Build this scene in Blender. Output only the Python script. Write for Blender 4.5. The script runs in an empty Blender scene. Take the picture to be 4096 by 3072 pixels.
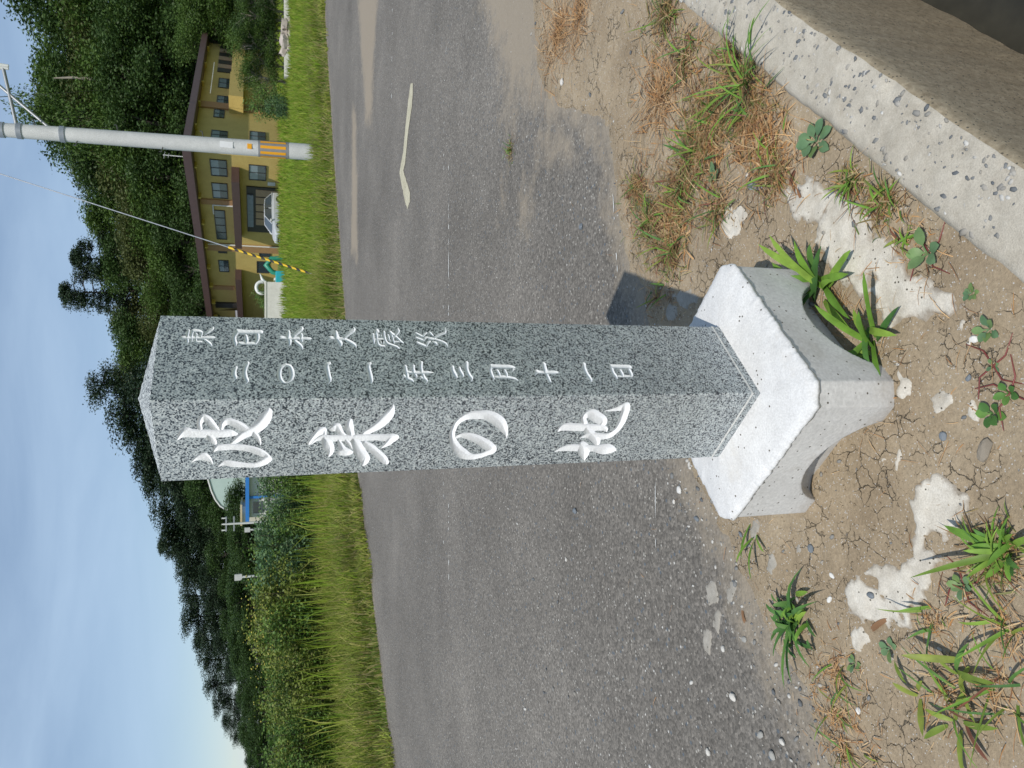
import bpy, bmesh, math, random
import numpy as np
from mathutils import Vector, Matrix
rng = np.random.default_rng(11)
random.seed(11)
SC = bpy.context.scene
COL = SC.collection

# ------------------------------------------------------------------ camera, sky, sun, exposure
PITCH, ROLL, EYE, FPX = 0.3279, -0.0025, 1.4, 3000.0
cF = np.array([0, math.cos(PITCH), -math.sin(PITCH)])
u0 = np.array([0, math.sin(PITCH), math.cos(PITCH)])
r0 = np.array([1.0, 0, 0])
cR = r0 * math.cos(ROLL) + u0 * math.sin(ROLL)
cU = -r0 * math.sin(ROLL) + u0 * math.cos(ROLL)
cam_d = bpy.data.cameras.new('camera')
cam = bpy.data.objects.new('camera', cam_d)
COL.objects.link(cam)
cX, cY, cZ = -cU, cR, -cF            # the photograph was taken with the camera turned on its side
cam.matrix_world = Matrix(((cX[0], cY[0], cZ[0], 0), (cX[1], cY[1], cZ[1], 0), (cX[2], cY[2], cZ[2], EYE), (0, 0, 0, 1)))
cam_d.sensor_width = 36
cam_d.lens = 36 * FPX / 4096
cam_d.clip_start = 0.05
cam_d.clip_end = 2000
cam_d.dof.use_dof = True
cam_d.dof.focus_distance = 1.75
cam_d.dof.aperture_fstop = 16
SC.camera = cam

SUN_EL, SUN_AZ = math.radians(55.6), math.radians(196.8)
sdir = Vector((math.sin(SUN_AZ) * math.cos(SUN_EL), math.cos(SUN_AZ) * math.cos(SUN_EL), math.sin(SUN_EL)))
W = bpy.data.worlds.new('World')
SC.world = W
W.use_nodes = True
nt = W.node_tree
for n in list(nt.nodes): nt.nodes.remove(n)
wo = nt.nodes.new('ShaderNodeOutputWorld')
bg = nt.nodes.new('ShaderNodeBackground')
sky = nt.nodes.new('ShaderNodeTexSky')
sky.sky_type = 'NISHITA'
sky.sun_disc = False
sky.sun_elevation = SUN_EL
sky.sun_rotation = SUN_AZ
sky.dust_density = 0.4
sky.air_density = 1.0
sky.altitude = 1200
sky.ozone_density = 1.6
tcw = nt.nodes.new('ShaderNodeTexCoord')
mpw = nt.nodes.new('ShaderNodeMapping')
mpw.inputs['Scale'].default_value = (1.3, 1.3, 6.0)
mpw.inputs['Rotation'].default_value = (0, 0.06, 0.5)
nzw = nt.nodes.new('ShaderNodeTexNoise')
nzw.inputs['Scale'].default_value = 1.9
nzw.inputs['Detail'].default_value = 7
nzw.inputs['Roughness'].default_value = 0.55
nzw.inputs['Distortion'].default_value = 0.3
rpw = nt.nodes.new('ShaderNodeValToRGB')
rpw.color_ramp.elements[0].position = 0.30
rpw.color_ramp.elements[1].position = 0.78
rpw.color_ramp.elements[0].color = (0.20, 0.20, 0.20, 1)
rpw.color_ramp.elements[1].color = (0.70, 0.70, 0.70, 1)
mxw = nt.nodes.new('ShaderNodeMix')
mxw.data_type = 'RGBA'
mxw.inputs[7].default_value = (5.3, 7.0, 9.0, 1)
nt.links.new(tcw.outputs['Generated'], mpw.inputs['Vector'])
nt.links.new(mpw.outputs[0], nzw.inputs['Vector'])
nt.links.new(nzw.outputs[0], rpw.inputs[0])
nt.links.new(rpw.outputs[0], mxw.inputs[0])
nt.links.new(sky.outputs[0], mxw.inputs[6])
nt.links.new(mxw.outputs[2], bg.inputs[0])
nt.links.new(bg.outputs[0], wo.inputs[0])
bg.inputs[1].default_value = 0.10
sl = bpy.data.lights.new('sun', 'SUN')
sl.energy = 4.0
sl.angle = math.radians(0.6)
sl.color = (1.0, 0.955, 0.88)
so = bpy.data.objects.new('sun', sl)
COL.objects.link(so)
so.rotation_euler = sdir.to_track_quat('Z', 'Y').to_euler()
so.location = (-20, -40, 60)
SC.view_settings.view_transform = 'Standard'
SC.view_settings.look = 'None'
SC.view_settings.exposure = 0.0
SC.view_settings.gamma = 1.0
SC.view_settings.use_curve_mapping = False

# ------------------------------------------------------------------ helpers
def ray(px, py): return cF + cR * (1536 - py) / FPX + cU * (2048 - px) / FPX
def G(px, py, z=0.0):
    d = ray(px, py); t = (z - EYE) / d[2]
    return np.array([d[0] * t, d[1] * t, z])
def AT(px, py, Y):
    d = ray(px, py); t = Y / d[1]
    return np.array([d[0] * t, Y, EYE + d[2] * t])
def link(o, parent=None):
    COL.objects.link(o)
    if parent is not None: o.parent = parent
    return o
def empty(name, loc=(0, 0, 0), rz=0.0):
    o = bpy.data.objects.new(name, None)
    o.empty_display_size = 0.1
    o.location = Vector([float(c) for c in loc]); o.rotation_euler = (0, 0, rz)
    return link(o)
def tag(o, label=None, cat=None, group=None, kind=None):
    if label: o['label'] = label
    if cat: o['category'] = cat
    if group: o['group'] = group
    if kind: o['kind'] = kind
    return o
def me_np(name, v, f, mat=None, smooth=False):
    """mesh from arrays: v (N,3), f (M,3|4) or list of such arrays / python polygons"""
    m = bpy.data.meshes.new(name)
    v = np.asarray(v, dtype=np.float32)
    if isinstance(f, np.ndarray):
        k = f.shape[1]
        m.vertices.add(len(v)); m.vertices.foreach_set('co', v.ravel())
        m.loops.add(f.size); m.loops.foreach_set('vertex_index', f.astype(np.int32).ravel())
        m.polygons.add(len(f))
        m.polygons.foreach_set('loop_start', np.arange(0, f.size, k, dtype=np.int32))
        m.update(calc_edges=True)
    else:
        m.from_pydata(v.tolist(), [], [list(map(int, p)) for p in f])
        m.update()
    m.validate()
    if smooth: m.polygons.foreach_set('use_smooth', np.ones(len(m.polygons), dtype=bool))
    if mat: m.materials.append(mat)
    return m
def ob(name, mesh, parent=None, loc=None, rot=None, scale=None):
    o = bpy.data.objects.new(name, mesh)
    if loc is not None: o.location = Vector([float(c) for c in loc])
    if rot is not None: o.rotation_euler = rot
    if scale is not None: o.scale = scale
    return link(o, parent)
class MB:
    """collects simple solids into one mesh"""
    def __init__(s): s.v = []; s.f = []
    def add(s, v, f):
        b = len(s.v); s.v += [tuple(map(float, p)) for p in v]; s.f += [[i + b for i in q] for q in f]; return s
    def box(s, x0, x1, y0, y1, z0, z1, M=None):
        v = [Vector(p) for p in ((x0, y0, z0), (x1, y0, z0), (x1, y1, z0), (x0, y1, z0), (x0, y0, z1), (x1, y0, z1), (x1, y1, z1), (x0, y1, z1))]
        if M is not None: v = [M @ p for p in v]
        return s.add(v, [(0, 3, 2, 1), (4, 5, 6, 7), (0, 1, 5, 4), (1, 2, 6, 5), (2, 3, 7, 6), (3, 0, 4, 7)])
    def tube(s, pts, rad, n=8, caps=True):
        pts = [Vector([float(c) for c in p]) for p in pts]
        if not hasattr(rad, '__len__'): rad = [rad] * len(pts)
        rings = []; up = None
        for i, p in enumerate(pts):
            t = (pts[min(i + 1, len(pts) - 1)] - pts[max(i - 1, 0)]).normalized()
            a = t.orthogonal().normalized() if up is None else (up - t * up.dot(t)).normalized()
            up = a; b = t.cross(a)
            rings.append([p + (a * math.cos(2 * math.pi * k / n) + b * math.sin(2 * math.pi * k / n)) * rad[i] for k in range(n)])
        v = [q for r in rings for q in r]; f = []
        for i in range(len(rings) - 1):
            for k in range(n):
                f.append((i * n + k, i * n + (k + 1) % n, (i + 1) * n + (k + 1) % n, (i + 1) * n + k))
        if caps:
            k0 = len(v); v += rings[0] + rings[-1]
            f.append(tuple(k0 + k for k in range(n - 1, -1, -1))); f.append(tuple(k0 + n + k for k in range(n)))
        return s.add(v, f)
    def build(s, name, mat, parent=None, smooth=False, bevel=0.0):
        if bevel:
            bm = bmesh.new(); vs = [bm.verts.new(p) for p in s.v]
            for q in s.f:
                try: bm.faces.new([vs[i] for i in q])
                except ValueError: pass
            bmesh.ops.bevel(bm, geom=bm.edges[:], offset=bevel, segments=2, affect='EDGES', profile=0.6)
            m = bpy.data.meshes.new(name); bm.to_mesh(m); bm.free()
            if mat: m.materials.append(mat)
        else:
            m = me_np(name, s.v, s.f, mat)
        if smooth: m.polygons.foreach_set('use_smooth', np.ones(len(m.polygons), dtype=bool))
        return ob(name, m, parent)
def vn(x, y, seed=0):
    """smooth value noise -1..1"""
    x = np.asarray(x, float); y = np.asarray(y, float)
    xi = np.floor(x).astype(np.int64); yi = np.floor(y).astype(np.int64)
    xf = x - xi; yf = y - yi
    xf = xf * xf * (3 - 2 * xf); yf = yf * yf * (3 - 2 * yf)
    def h(a, b):
        n = (a * 374761393 + b * 668265263 + seed * 982451653) & 0xffffffff
        n = ((n ^ (n >> 13)) * 1274126177) & 0xffffffff
        return ((n ^ (n >> 16)) & 0xffff) / 32767.5 - 1
    return (h(xi, yi) * (1 - xf) + h(xi + 1, yi) * xf) * (1 - yf) + (h(xi, yi + 1) * (1 - xf) + h(xi + 1, yi + 1) * xf) * yf
def fbm(x, y, oct=4, seed=0):
    s = 0; a = 1.0; t = 0
    for o in range(oct):
        s = s + a * vn(np.asarray(x) * 2 ** o, np.asarray(y) * 2 ** o, seed + o); t += a; a *= 0.5
    return s / t
def psd(X, Y, poly):
    """signed distance to a polygon, positive inside"""
    X = np.asarray(X, float); Y = np.asarray(Y, float); P = np.asarray(poly, float)[:, :2]
    d = np.full(X.shape, 1e9); ins = np.zeros(X.shape, bool)
    for i in range(len(P)):
        a = P[i]; b = P[(i + 1) % len(P)]; e = b - a
        wx = X - a[0]; wy = Y - a[1]
        t = np.clip((wx * e[0] + wy * e[1]) / max(e @ e, 1e-12), 0, 1)
        d = np.minimum(d, np.hypot(wx - e[0] * t, wy - e[1] * t))
        c = (a[1] > Y) != (b[1] > Y)
        with np.errstate(divide='ignore', invalid='ignore'):
            xx = a[0] + (Y - a[1]) * e[0] / (e[1] if e[1] else 1e-12)
        ins ^= c & (X < xx)
    return np.where(ins, d, -d)
def mcells(sd, xs, ys):
    """marching squares. returns (verts, inside polygons, outside polygons, vert sd)"""
    ny, nx = sd.shape
    XX, YY = np.meshgrid(xs, ys)
    verts = np.stack([XX.ravel(), YY.ravel()], 1).tolist(); val = sd.ravel().tolist()
    I = sd > 0
    c = I[:-1, :-1].astype(int) + I[:-1, 1:] + I[1:, 1:] + I[1:, :-1]
    idx = lambda j, i: j * nx + i
    inn, out = [], []
    for tgt, n in ((inn, 4), (out, 0)):
        jj, ii = np.nonzero(c == n); b = jj * nx + ii
        tgt += np.stack([b, b + 1, b + nx + 1, b + nx], 1).tolist()
    cut = {}
    def ev(a, b):
        k = (a, b) if a < b else (b, a)
        if k not in cut:
            t = val[a] / (val[a] - val[b])
            pa, pb = verts[a], verts[b]
            cut[k] = len(verts); verts.append([pa[0] + (pb[0] - pa[0]) * t, pa[1] + (pb[1] - pa[1]) * t]); val.append(0.0)
        return cut[k]
    jj, ii = np.nonzero((c > 0) & (c < 4))
    for j, i in zip(jj.tolist(), ii.tolist()):
        q = [idx(j, i), idx(j, i + 1), idx(j + 1, i + 1), idx(j + 1, i)]
        pi, po = [], []
        for k in range(4):
            a, b = q[k], q[(k + 1) % 4]
            (pi if val[a] > 0 else po).append(a)
            if (val[a] > 0) != (val[b] > 0):
                e = ev(a, b); pi.append(e); po.append(e)
        if len(pi) > 2: inn.append(pi)
        if len(po) > 2: out.append(po)
    return np.array(verts), inn, out, np.array(val)
def compact(v, f):
    used = sorted({i for q in f for i in q}); mp = {u: k for k, u in enumerate(used)}
    return v[used], [[mp[i] for i in q] for q in f], np.array(used)

# ------------------------------------------------------------------ materials
def mat_new(name):
    m = bpy.data.materials.new(name); m.use_nodes = True
    t = m.node_tree; b = t.nodes['Principled BSDF']
    return m, t, b
def N(t, typ, **kw):
    n = t.nodes.new('ShaderNode' + typ)
    for k, v in kw.items():
        if k in n.inputs: n.inputs[k].default_value = v
        else: setattr(n, k, v)
    return n
def ramp(t, src, stops):
    r = t.nodes.new('ShaderNodeValToRGB'); e = r.color_ramp.elements
    while len(e) < len(stops): e.new(0.5)
    for k, (p, c) in enumerate(stops):
        e[k].position = p; e[k].color = (*c, 1) if hasattr(c, '__len__') else (c, c, c, 1)
    t.links.new(src, r.inputs[0]); return r
def mix(t, fac, a, b, mode='MIX'):
    m = t.nodes.new('ShaderNodeMix'); m.data_type = 'RGBA'; m.blend_type = mode
    for s, x in ((0, fac), (6, a), (7, b)):
        if hasattr(x, 'is_output'): t.links.new(x, m.inputs[s])
        elif s == 0: m.inputs[0].default_value = x
        else: m.inputs[s].default_value = (*x, 1)
    return m.outputs[2]
def math_n(t, op, a, b=0.0):
    m = t.nodes.new('ShaderNodeMath'); m.operation = op
    for s, x in ((0, a), (1, b)):
        if hasattr(x, 'is_output'): t.links.new(x, m.inputs[s])
        else: m.inputs[s].default_value = x
    return m.outputs[0]
def bump(t, b, h, strength=0.5, dist=0.002, prev=None):
    n = N(t, 'Bump', Strength=strength, Distance=dist)
    t.links.new(h, n.inputs['Height'])
    if prev is not None: t.links.new(prev.outputs[0], n.inputs['Normal'])
    t.links.new(n.outputs[0], b.inputs['Normal']); return n
def simple(name, col, rough=0.6, var=0.15, scale=20.0, metal=0.0, bmp=0.0):
    m, t, b = mat_new(name)
    tc = N(t, 'TexCoord'); nz = N(t, 'TexNoise', Scale=scale, Detail=6.0, Roughness=0.6)
    t.links.new(tc.outputs['Object'], nz.inputs['Vector'])
    lo = [c * (1 - var) for c in col]; hi = [min(1, c * (1 + var)) for c in col]
    r = ramp(t, nz.outputs[0], ((0.3, lo), (0.7, hi)))
    t.links.new(r.outputs[0], b.inputs['Base Color'])
    b.inputs['Roughness'].default_value = rough; b.inputs['Metallic'].default_value = metal
    if bmp: bump(t, b, nz.outputs[0], 0.5, bmp)
    return m
def leafy(name, cols, trans=0.3, rough=0.5, isl=True, grad=None):
    """foliage: colour varies leaf by leaf, light passes through"""
    m, t, b = mat_new(name)
    if isl:
        g = N(t, 'NewGeometry'); f = g.outputs['Random Per Island']
    else:
        oi = N(t, 'ObjectInfo'); f = oi.outputs['Random']
    st = [(k / max(1, len(cols) - 1), c) for k, c in enumerate(cols)]
    r = ramp(t, f, st)
    tc = N(t, 'TexCoord'); nz = N(t, 'TexNoise', Scale=1.5 if isl else 30.0, Detail=3.0)
    t.links.new(tc.outputs['Object'], nz.inputs['Vector'])
    vv = ramp(t, nz.outputs[0], ((0.3, 0.75), (0.7, 1.2)))
    c = mix(t, 1.0, r.outputs[0], vv.outputs[0], 'MULTIPLY')
    t.links.new(c, b.inputs['Base Color'])
    b.inputs['Roughness'].default_value = rough
    b.inputs['Specular IOR Level'].default_value = 0.3
    tr = N(t, 'BsdfTranslucent'); t.links.new(c, tr.inputs[0])
    ms = N(t, 'MixShader'); ms.inputs[0].default_value = trans
    t.links.new(b.outputs[0], ms.inputs[1]); t.links.new(tr.outputs[0], ms.inputs[2])
    out = t.nodes['Material Output']; t.links.new(ms.outputs[0], out.inputs[0])
    return m

def m_granite(name='granite', shift=0.0):
    m, t, b = mat_new(name)
    tc = N(t, 'TexCoord')
    v1 = N(t, 'TexVoronoi', Scale=430.0); v2 = N(t, 'TexVoronoi', Scale=340.0)
    nz = N(t, 'TexNoise', Scale=150.0, Detail=4.0, Roughness=0.7)
    dn = N(t, 'TexNoise', Scale=260.0, Detail=2.0)
    for v in (v1, v2, nz, dn): t.links.new(tc.outputs['Object'], v.inputs['Vector'])
    s1 = N(t, 'SeparateColor'); t.links.new(v1.outputs['Color'], s1.inputs[0])
    s2 = N(t, 'SeparateColor'); t.links.new(v2.outputs['Color'], s2.inputs[0])
    base = ramp(t, s1.outputs[0], ((0.0, (0.17, 0.19, 0.205)), (0.35, (0.30, 0.33, 0.34)), (0.62, (0.45, 0.485, 0.48)), (1.0, (0.63, 0.65, 0.63))))
    mm = math_n(t, 'ADD', s2.outputs[0], math_n(t, 'MULTIPLY', nz.outputs[0], 0.36))
    dk = ramp(t, mm, ((0.895 + shift, 0.0), (0.94 + shift, 1.0)))
    c = mix(t, dk.outputs[0], base.outputs[0], (0.036, 0.042, 0.052))
    t.links.new(c, b.inputs['Base Color'])
    b.inputs['Roughness'].default_value = 0.30
    b.inputs['Specular IOR Level'].default_value = 0.5
    big = N(t, 'TexNoise', Scale=5.0, Detail=6.0, Roughness=0.6); t.links.new(tc.outputs['Object'], big.inputs['Vector'])
    bl = ramp(t, big.outputs[0], ((0.3, 0.88), (0.7, 1.08)))
    c2 = mix(t, 1.0, c, bl.outputs[0], 'MULTIPLY'); t.links.new(c2, b.inputs['Base Color'])
    return m, t, b
GRANITE = m_granite()[0]
gm, gt, gb = m_granite('granite_rough')
gnz = N(gt, 'TexNoise', Scale=90.0, Detail=5.0); gtc = N(gt, 'TexCoord'); gt.links.new(gtc.outputs['Object'], gnz.inputs['Vector'])
bump(gt, gb, gnz.outputs[0], 0.9, 0.006); gb.inputs['Roughness'].default_value = 0.85
GRANITE_R = gm

def m_concrete(name, c0, c1, spots=0.0, rough=0.85, sc=9.0, bd=0.003, dirt=None):
    m, t, b = mat_new(name)
    tc = N(t, 'TexCoord')
    n1 = N(t, 'TexNoise', Scale=sc, Detail=9.0, Roughness=0.68)
    n2 = N(t, 'TexNoise', Scale=sc * 16, Detail=4.0, Roughness=0.6)
    for n in (n1, n2): t.links.new(tc.outputs['Object'], n.inputs['Vector'])
    c = ramp(t, n1.outputs[0], ((0.3, c0), (0.68, c1))).outputs[0]
    f = ramp(t, n2.outputs[0], ((0.3, 0.86), (0.7, 1.08)))
    c = mix(t, 1.0, c, f.outputs[0], 'MULTIPLY')
    if spots:
        v = N(t, 'TexVoronoi', Scale=95.0); t.links.new(tc.outputs['Object'], v.inputs['Vector'])
        sp = N(t, 'SeparateColor'); t.links.new(v.outputs['Color'], sp.inputs[0])
        k = math_n(t, 'MULTIPLY', math_n(t, 'LESS_THAN', v.outputs['Distance'], 0.24), math_n(t, 'GREATER_THAN', sp.outputs[0], 1 - spots))
        c = mix(t, k, c, (0.09, 0.08, 0.06))
    if dirt:
        n3 = N(t, 'TexNoise', Scale=5.0, Detail=8.0, Roughness=0.7); t.links.new(tc.outputs['Object'], n3.inputs['Vector'])
        k = ramp(t, n3.outputs[0], ((0.56, 0.0), (0.75, 0.6)))
        c = mix(t, k.outputs[0], c, dirt)
    t.links.new(c, b.inputs['Base Color']); b.inputs['Roughness'].default_value = rough
    hh = math_n(t, 'ADD', n1.outputs[0], math_n(t, 'MULTIPLY', n2.outputs[0], 0.35))
    bump(t, b, hh, 0.6, bd)
    return m
PAINT_W = m_concrete('white_letter_paint', (0.78, 0.78, 0.79), (0.86, 0.86, 0.86), 0, 0.6, 30, 0.0012)
MORTAR = m_concrete('white_mortar', (0.55, 0.545, 0.535), (0.655, 0.655, 0.65), 0.08, 0.85, 14, 0.003, (0.50, 0.46, 0.40))
BLOCK = m_concrete('precast_concrete', (0.50, 0.49, 0.47), (0.62, 0.61, 0.59), 0.12, 0.85, 8, 0.0015, (0.36, 0.33, 0.28))
SPILL = m_concrete('spilled_mortar', (0.41, 0.37, 0.305), (0.61, 0.575, 0.505), 0.14, 0.9, 16, 0.004, (0.33, 0.28, 0.21))
SPILL_G = m_concrete('thin_grey_mortar', (0.25, 0.23, 0.195), (0.38, 0.355, 0.31), 0.14, 0.9, 30, 0.004, (0.2, 0.175, 0.14))
JOINT = m_concrete('joint_mortar', (0.52, 0.51, 0.48), (0.75, 0.74, 0.70), 0, 0.9, 60, 0.002)
CURB = m_concrete('aggregate_concrete', (0.35, 0.315, 0.255), (0.50, 0.462, 0.39), 0, 0.9, 18, 0.006, (0.27, 0.22, 0.16))
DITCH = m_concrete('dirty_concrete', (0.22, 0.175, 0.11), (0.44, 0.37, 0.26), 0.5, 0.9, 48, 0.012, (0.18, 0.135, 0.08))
MUD = simple('wet_mud', (0.03, 0.028, 0.02), 0.35, 0.4, 6)

def m_dirt():
    m, t, b = mat_new('dry_dirt')
    tc = N(t, 'TexCoord')
    n1 = N(t, 'TexNoise', Scale=3.2, Detail=9.0, Roughness=0.65)
    n2 = N(t, 'TexNoise', Scale=120.0, Detail=5.0, Roughness=0.7)
    n3 = N(t, 'TexNoise', Scale=30.0, Detail=4.0)
    for n in (n1, n2, n3): t.links.new(tc.outputs['Object'], n.inputs['Vector'])
    wv = N(t, 'VectorMath', operation='MULTIPLY_ADD')
    t.links.new(n3.outputs['Color'], wv.inputs[0]); wv.inputs[1].default_value = (0.045, 0.045, 0.045); t.links.new(tc.outputs['Object'], wv.inputs[2])
    vo = N(t, 'TexVoronoi', feature='DISTANCE_TO_EDGE', Scale=21.0); t.links.new(wv.outputs[0], vo.inputs['Vector'])
    vo2 = N(t, 'TexVoronoi', Scale=260.0); t.links.new(tc.outputs['Object'], vo2.inputs['Vector'])
    c = ramp(t, n1.outputs[0], ((0.28, (0.238, 0.182, 0.120)), (0.5, (0.318, 0.252, 0.172)), (0.75, (0.41, 0.338, 0.240)))).outputs[0]
    f = ramp(t, n2.outputs[0], ((0.3, 0.78), (0.7, 1.16)))
    c = mix(t, 1.0, c, f.outputs[0], 'MULTIPLY')
    crk = ramp(t, vo.outputs[0], ((0.0, 0.0), (0.035, 1.0)))
    n5 = N(t, 'TexNoise', Scale=7.0, Detail=6.0, Roughness=0.7); t.links.new(tc.outputs['Object'], n5.inputs['Vector'])
    msk = ramp(t, n5.outputs[0], ((0.47, 0.0), (0.58, 1.0)))
    ck = math_n(t, 'ADD', crk.outputs[0], math_n(t, 'SUBTRACT', 1.0, msk.outputs[0])); ck = math_n(t, 'MINIMUM', ck, 1.0)
    sp = N(t, 'SeparateColor'); t.links.new(vo2.outputs['Color'], sp.inputs[0])
    st = math_n(t, 'MULTIPLY', math_n(t, 'GREATER_THAN', sp.outputs[0], 0.93), math_n(t, 'LESS_THAN', vo2.outputs['Distance'], 0.45))
    c = mix(t, st, c, (0.45, 0.43, 0.40))
    t.links.new(c, b.inputs['Base Color']); b.inputs['Roughness'].default_value = 0.95
    b.inputs['Specular IOR Level'].default_value = 0.15
    hh = math_n(t, 'ADD', math_n(t, 'MULTIPLY', n2.outputs[0], 0.4), ck)
    bump(t, b, hh, 1.0, 0.009)
    return m
DIRT = m_dirt()
def edge_dirt(m):
    # thin mortar: soil shows through towards the rim of each spill
    t = m.node_tree; b = t.nodes['Principled BSDF']; src = b.inputs['Base Color'].links[0].from_socket
    at = N(t, 'Attribute', attribute_name='rim'); tc = N(t, 'TexCoord'); nz = N(t, 'TexNoise', Scale=38.0, Detail=7.0, Roughness=0.7)
    t.links.new(tc.outputs['Object'], nz.inputs['Vector'])
    k = ramp(t, math_n(t, 'ADD', at.outputs['Fac'], math_n(t, 'MULTIPLY', math_n(t, 'SUBTRACT', nz.outputs[0], 0.5), 2.0)), ((0.10, 0.95), (0.75, 0.0)))
    t.links.new(mix(t, k.outputs[0], src, (0.26, 0.222, 0.175)), b.inputs['Base Color'])
def splash(m):
    # soil splashed onto the foot of the block by rain
    t = m.node_tree; b = t.nodes['Principled BSDF']; src = b.inputs['Base Color'].links[0].from_socket
    tc = N(t, 'TexCoord'); sp = N(t, 'SeparateXYZ'); t.links.new(tc.outputs['Object'], sp.inputs[0])
    nz = N(t, 'TexNoise', Scale=26.0, Detail=8.0, Roughness=0.75); t.links.new(tc.outputs['Object'], nz.inputs['Vector'])
    h = math_n(t, 'ADD', math_n(t, 'MULTIPLY', sp.outputs[2], 5.0), nz.outputs[0])
    k = ramp(t, h, ((0.45, 0.5), (0.85, 0.0)))
    t.links.new(mix(t, k.outputs[0], src, (0.27, 0.23, 0.18)), b.inputs['Base Color'])
splash(BLOCK)
edge_dirt(SPILL); edge_dirt(SPILL_G)

def m_asphalt():
    m, t, b = mat_new('asphalt')
    tc = N(t, 'TexCoord'); P = tc.outputs['Object']
    v1 = N(t, 'TexVoronoi', Scale=92.0); v2 = N(t, 'TexVoronoi', Scale=48.0); v3 = N(t, 'TexVoronoi', Scale=170.0)
    n1 = N(t, 'TexNoise', Scale=0.7, Detail=8.0, Roughness=0.6); n2 = N(t, 'TexNoise', Scale=55.0, Detail=5.0, Roughness=0.7)
    n4 = N(t, 'TexNoise', Scale=9.0, Detail=6.0, Roughness=0.65)
    for v in (v1, v2, v3, n1, n2, n4): t.links.new(P, v.inputs['Vector'])
    c = ramp(t, n1.outputs[0], ((0.3, (0.118, 0.107, 0.093)), (0.5, (0.150, 0.137, 0.120)), (0.72, (0.198, 0.181, 0.158)))).outputs[0]
    s1 = N(t, 'SeparateColor'); t.links.new(v1.outputs['Color'], s1.inputs[0])
    s2 = N(t, 'SeparateColor'); t.links.new(v2.outputs['Color'], s2.inputs[0])
    s3 = N(t, 'SeparateColor'); t.links.new(v3.outputs['Color'], s3.inputs[0])
    g1 = ramp(t, s1.outputs[0], ((0.0, 0.68), (0.5, 0.98), (0.85, 1.16), (1.0, 1.45)))
    c = mix(t, 1.0, c, g1.outputs[0], 'MULTIPLY')
    g3 = ramp(t, s3.outputs[0], ((0.0, 0.8), (1.0, 1.2)))
    c = mix(t, 1.0, c, g3.outputs[0], 'MULTIPLY')
    k = math_n(t, 'MULTIPLY', math_n(t, 'GREATER_THAN', s1.outputs[1], 0.955), math_n(t, 'LESS_THAN', v1.outputs['Distance'], 0.42))
    c = mix(t, k, c, (0.36, 0.345, 0.31))
    k = math_n(t, 'MULTIPLY', math_n(t, 'GREATER_THAN', s2.outputs[1], 0.972), math_n(t, 'LESS_THAN', v2.outputs['Distance'], 0.22))
    c = mix(t, k, c, (0.5, 0.49, 0.46))
    k = math_n(t, 'MULTIPLY', math_n(t, 'LESS_THAN', s2.outputs[2], 0.05), math_n(t, 'LESS_THAN', v2.outputs['Distance'], 0.3))
    c = mix(t, k, c, (0.10, 0.115, 0.13))
    at = N(t, 'Attribute', attribute_name='sand')
    sd = math_n(t, 'ADD', at.outputs['Fac'], math_n(t, 'MULTIPLY', math_n(t, 'SUBTRACT', n4.outputs[0], 0.5), 1.3))
    sd = math_n(t, 'ADD', sd, math_n(t, 'MULTIPLY', math_n(t, 'SUBTRACT', n2.outputs[0], 0.5), 0.5))
    sk = ramp(t, sd, ((0.30, 0.0), (0.85, 0.85)))
    c = mix(t, sk.outputs[0], c, (0.285, 0.24, 0.182))
    t.links.new(c, b.inputs['Base Color']); b.inputs['Roughness'].default_value = 0.85
    b.inputs['Specular IOR Level'].default_value = 0.3
    hh = math_n(t, 'SUBTRACT', math_n(t, 'MULTIPLY', n2.outputs[0], 0.6), math_n(t, 'MULTIPLY', v1.outputs['Distance'], 0.8))
    bump(t, b, hh, 0.7, 0.0038)
    return m
ASPHALT = m_asphalt()
def m_meadow():
    m, t, b = mat_new('meadow_soil')
    tc = N(t, 'TexCoord')
    n1 = N(t, 'TexNoise', Scale=0.25, Detail=9.0, Roughness=0.7); n2 = N(t, 'TexNoise', Scale=6.0, Detail=6.0)
    for n in (n1, n2): t.links.new(tc.outputs['Object'], n.inputs['Vector'])
    c = ramp(t, n1.outputs[0], ((0.3, (0.06, 0.10, 0.018)), (0.55, (0.10, 0.15, 0.025)), (0.75, (0.14, 0.15, 0.045)))).outputs[0]
    f = ramp(t, n2.outputs[0], ((0.3, 0.6), (0.7, 1.25)))
    c = mix(t, 1.0, c, f.outputs[0], 'MULTIPLY')
    t.links.new(c, b.inputs['Base Color']); b.inputs['Roughness'].default_value = 0.95
    bump(t, b, n2.outputs[0], 0.8, 0.1)
    return m
MEADOW = m_meadow()
HILLM = simple('woodland_floor', (0.035, 0.05, 0.018), 0.95, 0.45, 1.5)
# ------------------------------------------------------------------ terrain, road, verge, drain
def ss(a, b, x):
    t = np.clip((np.asarray(x, float) - a) / (b - a), 0, 1); return t * t * (3 - 2 * t)
FEX = [-40, -12, -7.5, -4.21, -1.34, 1.08, 4.6, 8.38, 16, 40, 120]
FEY = [-28, 0.6, 5.0, 8.22, 11.19, 12.79, 14.85, 16.79, 20.6, 33, 74]
def fe(x): return np.interp(x, FEX, FEY)
def tz(x, y):
    x = np.asarray(x, float); y = np.asarray(y, float)
    H = np.interp(x, [-90, -45, -20, 0, 20, 50, 120], [0.5, 1.0, 4.5, 9.5, 14, 17, 18])
    return -0.03 - 0.67 * ss(20, 46, y) + H * ss(88, 140, y) + 0.06 * fbm(x * 0.2, y * 0.2, 3, 5) * ss(10, 20, y)
cA = np.array([1.338, 2.286]); cD = np.array([0.680, 0.733]); cN = np.array([0.733, -0.680])
def curb_c(x, y): return (x - cA[0]) * cN[0] + (y - cA[1]) * cN[1]

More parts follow.
